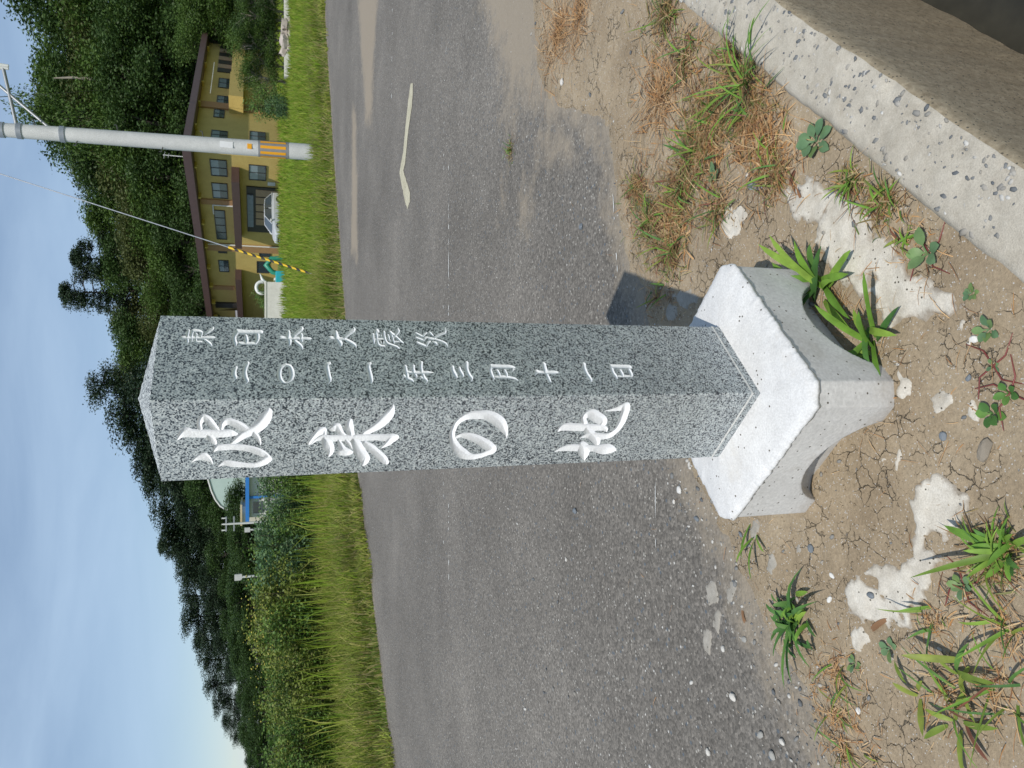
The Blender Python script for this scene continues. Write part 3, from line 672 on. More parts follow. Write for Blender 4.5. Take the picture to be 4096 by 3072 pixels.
# ------------------------------------------------------------------ the monument
CHARS = [
 ('L','wave',0.608,[[(109.9,1546.0,1.1),(95.6,1538.5,5.5),(88.8,1528.4,8.8),(92.1,1518.0,7.8),(93.8,1495.8,7.4),(95.7,1468.9,6.9),(94.2,1450.7,6.6),(97.7,1437.9,2.6)],[(82.5,1503.3,4.2),(63.8,1504.2,5.1),(48.4,1497.3,6.0),(54.3,1488.8,7.4),(68.9,1481.4,6.9),(82.2,1474.7,5.5),(89.7,1470.5,3.7)],[(102.1,1490.8,3.7),(112.9,1483.1,6.3),(122.2,1478.5,3.5),(127.4,1479.6,0.7)],[(82.6,1465.8,3.7),(68.1,1463.5,5.5),(59.8,1454.3,6.0),(64.5,1442.7,6.9),(76.7,1429.3,7.8),(88.9,1417.5,6.9),(86.4,1405.5,4.6)],[(126.7,1448.7,1.8),(115.0,1438.2,5.7),(99.1,1423.2,7.2),(85.0,1404.5,8.8),(72.1,1394.3,10.6),(55.6,1385.6,11.3),(37.8,1378.8,7.4),(25.0,1378.0,2.0)],[(99.9,1404.6,5.5),(112.3,1398.1,4.8),(126.3,1394.3,2.6),(134.1,1393.8,0.6)],[(148.0,1481.7,1.7),(139.0,1476.8,5.1),(136.6,1465.6,6.0),(136.8,1447.1,5.7),(140.3,1423.7,6.0),(149.2,1404.8,6.9),(157.8,1392.3,6.9),(166.3,1382.6,5.1),(176.3,1377.7,5.5)],[(197.5,1476.0,0.5),(187.0,1464.3,4.6),(190.4,1448.3,6.3),(195.3,1424.3,4.8),(197.4,1405.0,4.8),(190.1,1390.3,6.9),(181.0,1379.6,7.2),(179.0,1373.3,3.2)],[(179.9,1524.7,0.7),(166.5,1512.0,4.6),(164.1,1499.9,7.6),(172.5,1491.9,5.1),(183.9,1486.8,2.0),(192.1,1484.8,0.4)]]),
 ('L','come',0.64,[[(132.6,1298.7,3.6),(117.3,1291.5,6.2),(99.1,1280.6,8.3),(93.3,1273.0,7.0),(95.7,1269.5,4.1),(110.5,1268.1,3.1)],[(136.1,1293.6,1.0),(122.3,1284.3,3.1),(116.6,1272.7,6.2),(118.8,1257.6,6.7),(119.0,1237.5,6.4),(119.9,1217.1,6.4),(120.0,1196.6,7.4),(119.4,1176.1,7.0),(120.3,1155.1,6.7),(122.7,1139.1,7.7),(124.0,1128.4,9.5),(122.7,1120.1,6.0),(121.3,1115.5,2.3)],[(126.4,1128.1,8.8),(140.7,1136.0,6.2),(149.5,1142.4,3.3),(157.4,1147.9,0.5)],[(123.1,1267.4,7.7),(139.3,1260.4,10.8),(155.8,1254.3,8.5),(168.9,1254.5,5.0),(178.7,1256.5,0.8)],[(90.8,1259.4,1.9),(86.5,1251.7,7.0),(84.4,1244.9,8.0),(96.2,1239.1,6.4),(107.3,1233.3,5.0),(112.3,1227.9,4.1)],[(67.0,1220.4,5.0),(83.0,1221.6,9.1),(100.2,1216.7,7.2),(116.1,1213.4,6.7)],[(129.2,1238.8,3.6),(145.6,1232.5,5.7),(162.3,1226.1,8.8),(166.1,1215.5,6.4),(167.4,1208.1,2.1)],[(164.7,1240.9,0.8),(166.7,1234.1,5.0),(167.2,1225.8,6.4)],[(128.4,1223.6,3.6),(141.6,1215.4,3.7),(155.8,1209.0,1.7)],[(130.8,1207.0,7.4),(147.3,1199.4,11.1),(167.5,1191.3,11.6),(186.5,1181.1,11.1),(193.6,1177.3,8.8),(205.4,1179.4,5.7),(214.2,1182.6,1.0)],[(109.2,1189.4,6.2),(98.7,1178.1,6.2),(85.1,1165.1,8.5),(67.0,1152.7,11.1),(50.5,1143.4,9.8),(35.6,1139.0,5.7),(22.2,1138.1,2.1)],[(139.9,1184.5,6.2),(153.8,1170.6,8.0),(174.7,1153.5,8.5),(194.3,1138.5,8.3),(206.9,1130.0,4.6)]]),
 ('L','no',0.68,[[(126.3,987.0,3.2),(121.9,974.3,5.2),(126.0,956.6,7.8),(138.9,933.5,9.2),(155.2,913.8,10.4),(168.1,900.5,10.6),(177.2,893.2,9.2),(185.6,902.6,6.9),(195.2,919.5,6.3),(197.6,940.2,7.5),(187.7,958.4,10.4),(169.3,975.7,10.1),(146.3,989.0,8.1),(122.5,997.4,6.3),(101.1,998.2,6.3),(81.9,995.1,6.3),(67.9,985.7,6.9),(57.3,970.1,8.3),(56.2,952.7,9.4),(56.7,934.8,10.1),(66.9,914.7,11.3),(83.8,896.1,11.5),(102.4,883.2,8.6),(121.2,873.6,4.1),(136.8,868.7,0.7)]]),
 ('L','earth',0.72,[[(191.2,737.4,0.8),(182.8,723.4,5.2),(178.4,704.5,8.8),(179.5,682.4,9.3),(182.8,655.6,8.8),(184.8,635.5,8.4),(186.6,619.2,12.3),(189.3,603.7,14.2),(191.9,589.6,9.3),(194.5,576.6,2.3)],[(166.2,676.4,7.5),(174.6,672.4,11.6),(189.8,661.8,13.9),(207.0,654.3,10.1),(228.2,648.9,1.0)],[(117.8,749.9,1.5),(106.0,744.8,7.5),(103.0,733.4,9.5),(104.7,712.0,9.3),(106.5,686.6,9.3),(108.4,660.9,8.4),(110.0,641.3,7.1),(115.7,629.8,4.6),(124.7,624.8,1.0)],[(96.1,689.9,7.1),(77.1,699.1,6.4),(63.7,696.6,9.0),(59.9,685.6,11.0),(73.1,666.4,11.9),(83.8,650.2,10.3),(92.6,642.8,7.5),(101.2,644.3,7.1)],[(145.1,686.9,0.8),(136.0,670.8,5.8),(138.7,650.8,8.4),(141.4,630.6,8.0),(137.7,612.5,8.0),(121.2,601.5,8.0),(96.8,598.0,9.8),(73.5,599.4,10.3),(49.7,603.1,10.3),(37.8,609.3,10.3),(43.4,620.5,6.7),(48.0,633.8,3.9),(52.4,656.0,0.6)],[(115.5,677.4,7.7),(126.4,667.5,8.8),(139.3,655.7,9.7),(152.5,642.3,9.7),(167.4,633.4,5.2)]]),
 ('R','east',0.621,[[(169.9,1545.4,0.6),(173.2,1538.7,3.0),(172.7,1523.7,2.5),(173.0,1508.7,2.2),(174.1,1493.6,2.8),(174.3,1483.5,2.2),(174.4,1478.9,0.8)],[(195.3,1529.9,2.0),(181.4,1531.2,3.0),(170.1,1531.6,3.0),(160.6,1530.5,2.8),(154.2,1532.7,0.8)],[(176.7,1523.9,2.4),(189.8,1523.1,3.2),(194.0,1519.3,2.8),(191.0,1506.5,2.4),(177.1,1506.4,2.6)],[(176.7,1523.4,2.6),(170.3,1523.1,2.6),(162.3,1523.2,2.2)],[(183.4,1515.2,2.4),(172.1,1515.2,2.2),(162.4,1514.7,2.0)],[(160.9,1513.2,1.8),(161.0,1504.2,1.4)],[(182.1,1500.0,2.0),(192.1,1492.3,3.2),(200.6,1485.4,2.8),(206.5,1483.3,0.6)],[(169.9,1501.5,1.8),(159.6,1492.1,2.8),(152.5,1486.8,2.4),(147.8,1484.6,0.6)]]),
 ('R','sun',0.634,[[(193.5,1436.5,4.2),(181.7,1442.6,4.4),(168.5,1443.4,4.4),(157.2,1441.2,4.0),(149.2,1441.0,0.6)],[(193.4,1437.6,4.4),(192.5,1421.8,4.0),(193.0,1400.7,3.8),(193.2,1391.1,3.8)],[(180.5,1421.2,2.9),(169.0,1420.1,4.4),(160.8,1420.5,3.7)],[(187.6,1398.6,4.2),(171.0,1398.6,4.2),(159.5,1401.8,2.9)],[(158.1,1434.0,2.9),(157.5,1421.6,2.8),(157.8,1401.8,2.6)]]),
 ('R','two',0.663,[[(88.2,1438.0,2.5),(77.6,1441.8,4.5),(67.1,1441.7,4.6),(59.7,1439.1,3.3),(52.3,1442.4,0.6)],[(99.8,1416.6,3.2),(88.2,1421.0,4.2),(74.6,1422.4,4.2),(59.6,1420.8,4.6),(50.7,1417.8,3.3),(40.4,1421.6,0.6)]]),
 ('R','origin',0.648,[[(171.8,1358.2,1.6),(176.9,1352.2,3.5),(175.4,1344.1,2.7),(174.9,1325.7,3.3),(174.4,1309.4,2.7),(174.2,1298.4,3.0),(175.0,1291.2,0.9)],[(195.0,1336.5,3.0),(182.2,1338.0,4.9),(168.8,1336.7,5.4),(158.9,1336.5,3.8),(150.6,1337.8,0.7)],[(187.0,1311.1,2.7),(176.0,1312.1,4.1),(167.6,1311.8,3.0),(161.8,1312.1,0.7)],[(180.7,1327.7,3.8),(194.6,1317.4,3.8),(205.1,1309.2,3.3),(211.1,1310.1,1.1)],[(165.7,1324.9,3.5),(155.9,1316.6,3.9),(146.0,1311.6,2.6),(139.5,1310.8,0.7)]]),
 ('R','great',0.661,[[(168.5,1260.0,1.1),(177.1,1252.8,4.0),(176.4,1245.0,3.2),(175.0,1231.6,3.4),(175.2,1222.5,3.4)],[(196.4,1239.1,3.2),(182.5,1240.1,5.9),(167.2,1235.5,5.7),(158.8,1232.8,4.3),(151.2,1236.7,0.7)],[(179.4,1223.3,3.4),(195.3,1209.5,4.3),(204.3,1200.6,3.2),(212.3,1201.1,1.1)],[(172.6,1221.6,3.4),(164.3,1210.9,4.1),(155.9,1203.7,3.4),(147.5,1201.6,0.9)]]),
 ('R','zero',0.674,[[(96.9,1345.1,1.9),(86.7,1354.7,3.7),(71.4,1358.1,4.5),(56.2,1356.4,4.1),(45.7,1349.5,2.1),(47.1,1342.3,2.3),(59.1,1335.3,4.7),(74.4,1334.1,5.2),(89.8,1336.9,3.9),(96.9,1345.1,1.9)]]),
 ('R','one',0.686,[[(100.3,1258.9,2.7),(94.7,1264.6,4.1),(78.9,1264.5,4.8),(63.3,1263.4,4.9),(52.6,1262.0,3.8),(41.9,1264.7,0.9)]]),
 ('R','one',0.698,[[(100.5,1176.2,2.8),(93.2,1181.4,4.4),(77.2,1180.8,4.6),(61.4,1180.2,5.1),(50.4,1179.7,4.2),(41.9,1181.1,1.1)]]),
 ('R','quake',0.673,[[(190.3,1161.3,2.6),(177.2,1162.7,3.1),(166.8,1162.0,2.6),(159.9,1162.1,0.9)],[(204.7,1151.0,2.9),(196.6,1154.8,3.9),(184.3,1153.7,2.6),(166.9,1154.5,2.6),(155.8,1151.6,2.8),(153.4,1140.3,1.6)],[(201.2,1149.6,3.1),(195.0,1148.5,0.9)],[(189.3,1149.3,1.5),(186.1,1149.7,1.5)],[(188.4,1143.9,1.5),(185.4,1144.6,1.5)],[(167.0,1146.9,1.6),(163.2,1147.3,1.6)],[(166.4,1141.3,1.6),(162.3,1141.8,1.6)],[(174.6,1158.9,1.6),(175.6,1151.8,1.9),(176.2,1140.0,1.9)],[(198.8,1136.8,2.8),(184.6,1137.9,3.1),(169.0,1136.2,3.1),(161.2,1131.2,2.6),(155.4,1120.2,2.4),(149.5,1112.7,2.4),(145.2,1109.8,0.9)],[(189.2,1129.1,2.1),(177.8,1128.7,2.4),(170.0,1127.2,1.4)],[(199.1,1123.2,3.1),(183.2,1120.9,2.4),(169.2,1119.7,2.4),(162.3,1118.2,1.2)],[(198.2,1122.7,3.1),(186.9,1113.9,2.7),(173.0,1106.2,2.8),(164.3,1099.6,1.9)],[(208.5,1104.6,2.4),(201.3,1105.0,3.1),(186.9,1113.9,2.4),(181.5,1119.4,1.4)],[(167.6,1116.4,1.5),(167.7,1105.7,1.5)]]),
 ('R','disaster',0.686,[[(196.8,1066.3,2.2),(189.8,1058.2,2.4),(187.2,1053.7,2.2)],[(198.3,1041.7,1.5),(192.7,1048.0,2.4),(184.6,1053.5,1.5)],[(181.6,1067.9,2.2),(177.3,1060.1,2.4),(173.9,1054.5,2.2)],[(183.9,1043.3,1.7),(179.3,1048.9,2.4),(171.3,1053.1,1.2)],[(164.9,1067.9,3.2),(159.8,1059.1,2.9),(155.5,1051.3,2.4)],[(169.7,1039.4,2.2),(163.5,1045.8,2.9),(151.2,1049.6,1.0)],[(199.4,1034.7,2.4),(194.0,1031.9,2.9),(187.8,1028.0,1.0)],[(179.5,1040.3,2.9),(178.8,1031.9,2.9),(178.9,1025.7,2.4)],[(183.3,1026.2,2.4),(192.6,1012.4,2.7),(201.1,999.7,2.9),(217.7,995.6,0.7)],[(177.1,1024.8,1.8),(171.9,1014.6,2.4),(164.1,1004.9,2.7),(151.8,1000.9,0.7)],[(169.0,1033.4,1.2),(164.6,1026.8,3.2),(156.7,1025.7,1.0)]]),
 ('R','year',0.714,[[(91.7,1104.0,2.9),(78.7,1104.6,4.0),(65.8,1104.1,4.0),(59.4,1103.8,3.4)],[(63.4,1110.7,2.8),(54.7,1114.6,1.4),(50.0,1117.5,0.5)],[(63.4,1110.7,2.5),(56.2,1105.4,3.2),(51.4,1097.0,3.0),(45.1,1093.3,0.9)],[(74.6,1100.6,2.5),(72.2,1088.3,3.2),(72.9,1070.9,3.2),(72.9,1059.3,2.9),(72.4,1047.7,1.1)],[(93.4,1085.9,2.3),(83.5,1089.0,4.4),(68.9,1087.6,4.1),(60.9,1085.4,2.8),(55.3,1087.3,0.7)],[(103.4,1067.5,2.9),(91.8,1071.6,4.4),(75.4,1071.7,3.9),(60.8,1069.3,3.4),(51.2,1066.1,3.4),(46.4,1064.6,1.6),(38.5,1068.7,0.6)],[(52.9,1078.5,1.1),(58.5,1076.0,2.8),(55.2,1071.3,3.2)]]),
 ('R','three',0.727,[[(90.2,1001.5,3.0),(80.2,1003.9,5.0),(67.0,1001.5,5.0),(59.7,999.3,3.0),(54.0,1001.5,0.7)],[(87.7,987.0,2.4),(80.2,988.4,4.2),(68.6,985.7,4.2),(62.0,985.2,2.6),(58.0,987.7,0.7)],[(102.9,967.7,3.6),(91.9,971.6,5.0),(76.8,972.1,4.6),(63.6,969.9,4.8),(55.4,966.7,3.4),(44.9,970.6,1.0)]]),
 ('R','month',0.74,[[(93.7,913.7,4.0),(81.3,919.8,4.1),(63.5,919.6,4.3),(54.6,917.4,2.3),(45.9,921.0,0.7)],[(92.1,914.9,4.6),(90.8,893.6,4.6),(90.4,871.9,4.3),(88.1,862.4,2.3)],[(82.4,865.4,2.3),(74.5,871.5,1.2)],[(57.9,912.6,3.0),(58.5,892.8,3.6),(55.5,876.9,3.3),(52.1,867.8,2.3),(47.7,863.9,0.8)],[(77.9,904.0,3.1),(69.0,902.7,3.5),(60.1,902.3,2.5)],[(77.9,886.6,3.1),(67.8,885.6,3.3),(60.0,886.6,2.5)]]),
 ('R','ten',0.755,[[(63.0,820.5,0.9),(74.4,813.2,4.8),(72.5,805.1,3.8),(72.0,788.1,4.3),(72.4,770.6,4.1),(73.1,761.7,1.0)],[(99.8,789.1,4.5),(83.5,791.8,5.9),(65.2,791.7,4.3),(49.4,790.9,4.3),(42.6,789.4,1.7)]]),
 ('R','one',0.771,[[(100.0,690.5,3.9),(88.2,694.2,5.0),(69.4,694.0,4.6),(55.6,691.3,4.6),(46.4,690.7,3.2),(40.7,693.4,0.9)]]),
 ('R','sun',0.781,[[(93.0,623.3,4.6),(91.1,611.9,5.2),(90.6,593.5,5.2),(90.2,577.7,4.8)],[(90.6,625.1,4.4),(74.0,627.2,4.4),(59.9,624.8,4.4),(50.5,624.5,1.1)],[(77.5,605.6,3.5),(66.8,605.8,4.3),(59.8,606.5,2.8)],[(81.0,582.9,4.6),(66.7,582.6,4.6),(59.7,585.3,3.3)],[(58.6,617.9,2.6),(58.6,603.2,2.8),(59.2,586.4,3.3)]]),
]
MW, MCX, MCY, MZ0, MZ1, MTX = 0.2398, -0.02197, 1.67203, 0.2624, 1.5846, -0.0058
MTH = 0.0093 + math.pi / 4
mR = np.array([math.sin(MTH), math.cos(MTH)]); mL = np.array([-math.cos(MTH), math.sin(MTH)])
mC = np.array([MCX, MCY]); mNear = mC - MW / 2 * (mR + mL)
MON = empty('stone_monument', (MCX, MCY, 0))
tag(MON, 'square grey granite memorial post with white carved Japanese characters on a white concrete base', 'monument')
def lean(P):
    P = np.array(P, float); P[:, 0] += MTX * (P[:, 2] - MZ0) / (MZ1 - MZ0); P[:, 0] -= MCX; P[:, 1] -= MCY; return P
def catmull(pts, n=7):
    p = np.array(pts, float)
    if len(p) < 3: return np.array([p[0] + (p[-1] - p[0]) * t for t in np.linspace(0, 1, n)])
    q = np.vstack([2 * p[0] - p[1], p, 2 * p[-1] - p[-2]]); out = []
    for i in range(1, len(q) - 2):
        a, b, c, d = q[i - 1], q[i], q[i + 1], q[i + 2]
        for t in np.linspace(0, 1, n, endpoint=False):
            out.append(0.5 * (2 * b + (c - a) * t + (2 * a - 5 * b + 4 * c - d) * t * t + (3 * b - a - 3 * c + d) * t ** 3))
    out.append(p[-1]); return np.array(out)
def stroke_sd(U, Vv, st):
    s = np.full(U.shape, -1e3)
    for l in st:
        c = catmull(l)
        for i in range(len(c) - 1):
            a, b = c[i], c[i + 1]; ex, ey = b[0] - a[0], b[1] - a[1]; L2 = max(ex * ex + ey * ey, 1e-9)
            t = np.clip(((U - a[0]) * ex + (Vv - a[1]) * ey) / L2, 0, 1)
            s = np.maximum(s, a[2] + (b[2] - a[2]) * t - np.hypot(U - a[0] - ex * t, Vv - a[1] - ey * t))
    return s
FOOT = 0.020                       # separate low granite footing under the joint
ZB = MZ0 + FOOT + 0.004
bv = 0.0022                        # small chamfer on the vertical edges
shaft_v, shaft_f, chars_obj = [], [], []
def push(P, F):
    b = len(shaft_v); shaft_v.extend(np.asarray(P).tolist()); shaft_f.extend([[i + b for i in q] for q in F])
def fpt(side, u, z, dep=0.0):
    """point on a face: u from the near corner, z up, dep into the stone"""
    D, O = (mR, mL) if side == 'R' else (mL, mR)
    u = np.asarray(u, float); z = np.asarray(z, float); dep = np.asarray(dep, float) + 0 * u
    xy = mNear[None] + np.outer(u, D) + np.outer(dep, O)
    return np.column_stack([xy, z + 0 * u])
for side in 'LR':
    boxes = []
    for (sd_, nm, k, st) in [c for c in CHARS if c[0] == side]:
        allp = np.array([p for l in st for p in l])
        stp = 1.3 if side == 'L' else 1.0
        rr = allp[:, 2].max() + 3
        v0 = max(allp[:, 1].min() - rr, ZB * 1000 + 4); v1 = allp[:, 1].max() + rr
        ua = max(allp[:, 0].min() - rr / k, 5); ub = min(allp[:, 0].max() + rr / k, MW * 1000 - 5)
        nu = int((ub - ua) * k / stp); nv = int((v1 - v0) / stp)
        us = np.linspace(ua, ub, nu); vs = np.linspace(v0, v1, nv)
        UU, VV = np.meshgrid(us, vs)
        sdc = stroke_sd(UU * k, VV, [[(p[0] * k, p[1], p[2]) for p in l] for l in st])
        sdc = sdc + (0.35 if side == 'L' else 0.25) * fbm(UU * 0.22, VV * 0.22, 2, 9)
        v, inn, out, val = mcells(sdc, us, vs)
        vi, fi, ui = compact(v, inn)
        dmax = 9.0 if side == 'L' else 4.0
        d = np.maximum(val[ui], 0); d = dmax * (1 - np.exp(-d * 1.05 / dmax)); d = d + np.where(d > 0.4, 0.25 * fbm(vi[:, 0] * 0.3, vi[:, 1] * 0.3, 2, 13), 0)
        flip = side == 'R'
        P = lean(fpt(side, vi[:, 0] / 1000, vi[:, 1] / 1000, np.maximum(d, 0) / 1000))
        fi = [q if flip else q[::-1] for q in fi]
        chars_obj.append(me_np('carved_character', P, fi, PAINT_W))
        vo, fo, uo = compact(v, out)
        push(lean(fpt(side, vo[:, 0] / 1000, vo[:, 1] / 1000)), [q if flip else q[::-1] for q in fo])
        boxes.append((ua / 1000, ub / 1000, v0 / 1000, v1 / 1000))
    # plain stone round the carved fields
    cu = sorted({bv, MW - bv, *[b[0] for b in boxes], *[b[1] for b in boxes]}); cz = sorted({ZB, MZ1, *[b[2] for b in boxes], *[b[3] for b in boxes]})
    for i in range(len(cu) - 1):
        for j in range(len(cz) - 1):
            um, zm = (cu[i] + cu[i + 1]) / 2, (cz[j] + cz[j + 1]) / 2
            if any(b[0] < um < b[1] and b[2] < zm < b[3] for b in boxes): continue
            P = lean(fpt(side, np.array([cu[i], cu[i + 1], cu[i + 1], cu[i]]), np.array([cz[j], cz[j], cz[j + 1], cz[j + 1]])))
            push(P, [[0, 1, 2, 3] if side == 'R' else [3, 2, 1, 0]])
# chamfered edges, hidden back faces, low pyramid top
hw = MW / 2
def cpt(a, b, z): p = mC + a * mR + b * mL; return (p[0], p[1], z)
ring = []
for sx, sy in ((-1, -1), (1, -1), (1, 1), (-1, 1)):
    nxt = (bv if (sx, sy) in ((-1, -1), (1, 1)) else 0)
    A_ = (sx * hw, sy * (hw - bv)); B_ = (sx * (hw - bv), sy * hw)
    ring += [A_, B_] if (sx, sy) in ((-1, -1), (1, 1)) else [B_, A_]
low = [cpt(a, b, ZB) for a, b in ring]; top = [cpt(a, b, MZ1) for a, b in ring]
P = lean(low + top); F = []
for i in range(8):
    j = (i + 1) % 8
    a, b = ring[i], ring[j]
    if i in (1, 7): continue           # the two carved faces
    F.append([i, j, 8 + j, 8 + i])
push(P, F)
SHAFT = ob('shaft', me_np('shaft', shaft_v, shaft_f, GRANITE), MON)
for m in chars_obj: ob('carved_character', m, SHAFT)
# cap
nn_ = 24; cv = []; cf = []
for j in range(nn_ + 1):
    for i in range(nn_ + 1):
        a = -hw + MW * i / nn_; b = -hw + MW * j / nn_
        e = max(abs(a), abs(b)) / hw
        z = MZ1 + 0.042 * (1 - e) + (0.0007 * float(vn(i * 1.7, j * 1.7, 3)) if e < 0.99 else 0) - (0.003 if e > 0.99 else 0)
        cv.append(cpt(a * (0.997 if e > .99 else 1), b * (0.997 if e > .99 else 1), z))
for j in range(nn_):
    for i in range(nn_):
        k = j * (nn_ + 1) + i; cf.append((k, k + 1, k + nn_ + 2, k + nn_ + 1))
ob('cap', me_np('cap', lean(cv), cf, GRANITE_R), MON)
def sq_prism(h, z0, z1, n=1):
    v = [cpt(a, b, z) for z in (z0, z1) for a, b in ((-h, -h), (h, -h), (h, h), (-h, h))]
    return lean(v), [[0, 1, 5, 4], [1, 2, 6, 5], [2, 3, 7, 6], [3, 0, 4, 7], [4, 5, 6, 7], [3, 2, 1, 0]]
P, F = sq_prism(hw - 0.0008, MZ0 - 0.03, MZ0 + FOOT); ob('footing', me_np('footing', P, F, GRANITE), MON)
P, F = sq_prism(hw + 0.0004, MZ0 + FOOT - 0.0005, ZB + 0.0005); ob('joint', me_np('joint', P, F, JOINT), MON)
# precast base block with arched openings (two crossing barrels cut out)
BH, BZ, CHM = 0.2493, 0.2350, 0.040
octo = []
for sx, sy in ((-1, -1), (1, -1), (1, 1), (-1, 1)):
    A_ = (sx * BH, sy * (BH - CHM)); B_ = (sx * (BH - CHM), sy * BH)
    octo += [A_, B_] if (sx, sy) in ((-1, -1), (1, 1)) else [B_, A_]
bv_ = [cpt(a, b, z) for z in (-0.07, BZ) for a, b in octo]; bf_ = [[i, (i + 1) % 8, 8 + (i + 1) % 8, 8 + i] for i in range(8)] + [list(range(7, -1, -1)), list(range(8, 16))]
bv_ = [(x - MCX, y - MCY, z) for x, y, z in bv_]
tmp = ob('tmp_block', me_np('tmp_block', bv_, bf_)); cuts = []
for D in (mR, mL, -mR, -mL):
    mb = MB(); r_ = 0.170; zc = -0.045; O = np.array([-D[1], D[0]]); nn2 = 40
    pts = [(O * math.cos(a) * r_, zc + r_ * math.sin(a)) for a in np.linspace(0, 2 * math.pi, nn2, endpoint=False)]
    v = [(*(p[0] * sc_ + D * s), zc + (p[1] - zc) * sc_) for s, sc_ in ((BH - 0.055, 0.80), (BH - 0.035, 0.96), (BH + 0.08, 1.0)) for p in pts]
    mb.add(v, [[j * nn2 + i, j * nn2 + (i + 1) % nn2, (j + 1) * nn2 + (i + 1) % nn2, (j + 1) * nn2 + i] for j in range(2) for i in range(nn2)] + [list(range(nn2 - 1, -1, -1)), list(range(2 * nn2, 3 * nn2))])
    c = mb.build('tmp_cut', None); cuts.append(c)
    bo = tmp.modifiers.new('b', 'BOOLEAN'); bo.operation = 'DIFFERENCE'; bo.object = c; bo.solver = 'EXACT'
rm = tmp.modifiers.new('r', 'REMESH'); rm.mode = 'VOXEL'; rm.voxel_size = 0.0038
smo = tmp.modifiers.new('s', 'SMOOTH'); smo.iterations = 1; smo.factor = 0.4
dg = bpy.context.evaluated_depsgraph_get(); me = bpy.data.meshes.new_from_object(tmp.evaluated_get(dg)); me.name = 'base_block'
for o in [tmp] + cuts: bpy.data.objects.remove(o, do_unlink=True)
co = np.empty(len(me.vertices) * 3, dtype=np.float32); me.vertices.foreach_get('co', co); co = co.reshape(-1, 3)
co[:, :2] *= (1 + 0.0015 * fbm(co[:, 0] * 9 + co[:, 2] * 7, co[:, 1] * 9 + co[:, 2] * 5, 3, 8))[:, None]
me.vertices.foreach_set('co', co.ravel()); me.materials.clear(); me.materials.append(BLOCK)
me.polygons.foreach_set('use_smooth', np.ones(len(me.polygons), dtype=bool)); me.update()
ob('base_block', me, MON)
# hand-trowelled mortar cap sloping from the shaft to the ragged rim of the block
NA, cvv = 560, []
def sqr(a, h, ch):
    d = np.array([math.cos(a), math.sin(a)]); r = h / max(abs(d[0]), abs(d[1])); l1 = (2 * h - ch) / (abs(d[0]) + abs(d[1])); return min(r, l1)
prof = [(t, None) for t in np.linspace(0, 1, 26)]
rings = []
for t in np.linspace(0, 1, 30): rings.append(('top', t))
rings += [('rim', 0.5), ('rim', 1.0), ('rim', 1.7), ('under', 1.0)]
for kind_, t in rings:
    for i in range(NA):
        a = 2 * math.pi * i / NA; d = (math.cos(a), math.sin(a))
        ri = sqr(a, hw - 0.003, 0); w = 0.0040 * float(fbm(math.cos(a) * 26 + 20, math.sin(a) * 26 + 20, 3, 14)); ro = sqr(a, BH + 0.002, CHM) + w
        if kind_ == 'top':
            r = ri + (ro - ri) * t; z = MZ0 + (BZ + 0.012 - MZ0) * t ** 1.25 - 0.004 * ss(0.9, 1.0, t)
            z += 0.0030 * float(fbm(d[0] * r * 22, d[1] * r * 22, 4, 15)) * (0.3 + 0.7 * t)
        elif kind_ == 'rim':
            r = ro + 0.0045 * math.sin(t * 1.9); z = BZ + 0.008 - 0.008 * t + 0.0030 * float(fbm(d[0] * ro * 22, d[1] * ro * 22, 4, 15)) - 0.004 * (t > 1.5) * (0.6 + float(fbm(a * 19, 3, 3, 17)))
        else: r = ro - 0.02; z = BZ - 0.012
        cvv.append(cpt(d[0] * r, d[1] * r, float(z)))
nr = len(rings); cff = []
for j in range(nr - 1):
    for i in range(NA):
        k = (i + 1) % NA; cff.append((j * NA + i, (j + 1) * NA + i, (j + 1) * NA + k, j * NA + k))
cvv = np.array(cvv); cvv[:, 0] -= MCX; cvv[:, 1] -= MCY
ob('mortar_cap', me_np('mortar_cap', cvv, cff, MORTAR, True), MON)
# ------------------------------------------------------------------ weeds on the verge
LF_G = leafy('fresh_green_leaf', [(0.12, 0.25, 0.035), (0.17, 0.32, 0.045), (0.24, 0.37, 0.06)], 0.28, 0.6, False)
LF_D = leafy('deep_green_leaf', [(0.055, 0.14, 0.035), (0.085, 0.20, 0.045), (0.12, 0.24, 0.05)], 0.22, 0.6, False)
LF_B = leafy('bluish_green_leaf', [(0.10, 0.19, 0.095), (0.15, 0.25, 0.12), (0.17, 0.26, 0.08)], 0.2, 0.5, False)
LF_Y = leafy('yellow_green_leaf', [(0.17, 0.25, 0.04), (0.25, 0.30, 0.055), (0.13, 0.23, 0.035)], 0.3, 0.5, False)
LF_R = leafy('reddish_leaf', [(0.14, 0.05, 0.035), (0.20, 0.085, 0.05), (0.11, 0.07, 0.03)], 0.15, 0.5, False)
DRY = leafy('dry_straw', [(0.36, 0.195, 0.08), (0.50, 0.31, 0.15), (0.60, 0.44, 0.25), (0.20, 0.10, 0.05), (0.48, 0.24, 0.085), (0.38, 0.26, 0.14)], 0.15, 0.8, True)
MIXW = leafy('mixed_weed', [(0.09, 0.18, 0.03), (0.30, 0.19, 0.09), (0.17, 0.075, 0.04), (0.38, 0.25, 0.12), (0.12, 0.20, 0.04), (0.25, 0.13, 0.06), (0.40, 0.30, 0.17), (0.10, 0.17, 0.03)], 0.2, 0.6, True)
STEM_R = simple('red_stem', (0.16, 0.035, 0.03), 0.5, 0.2, 40)
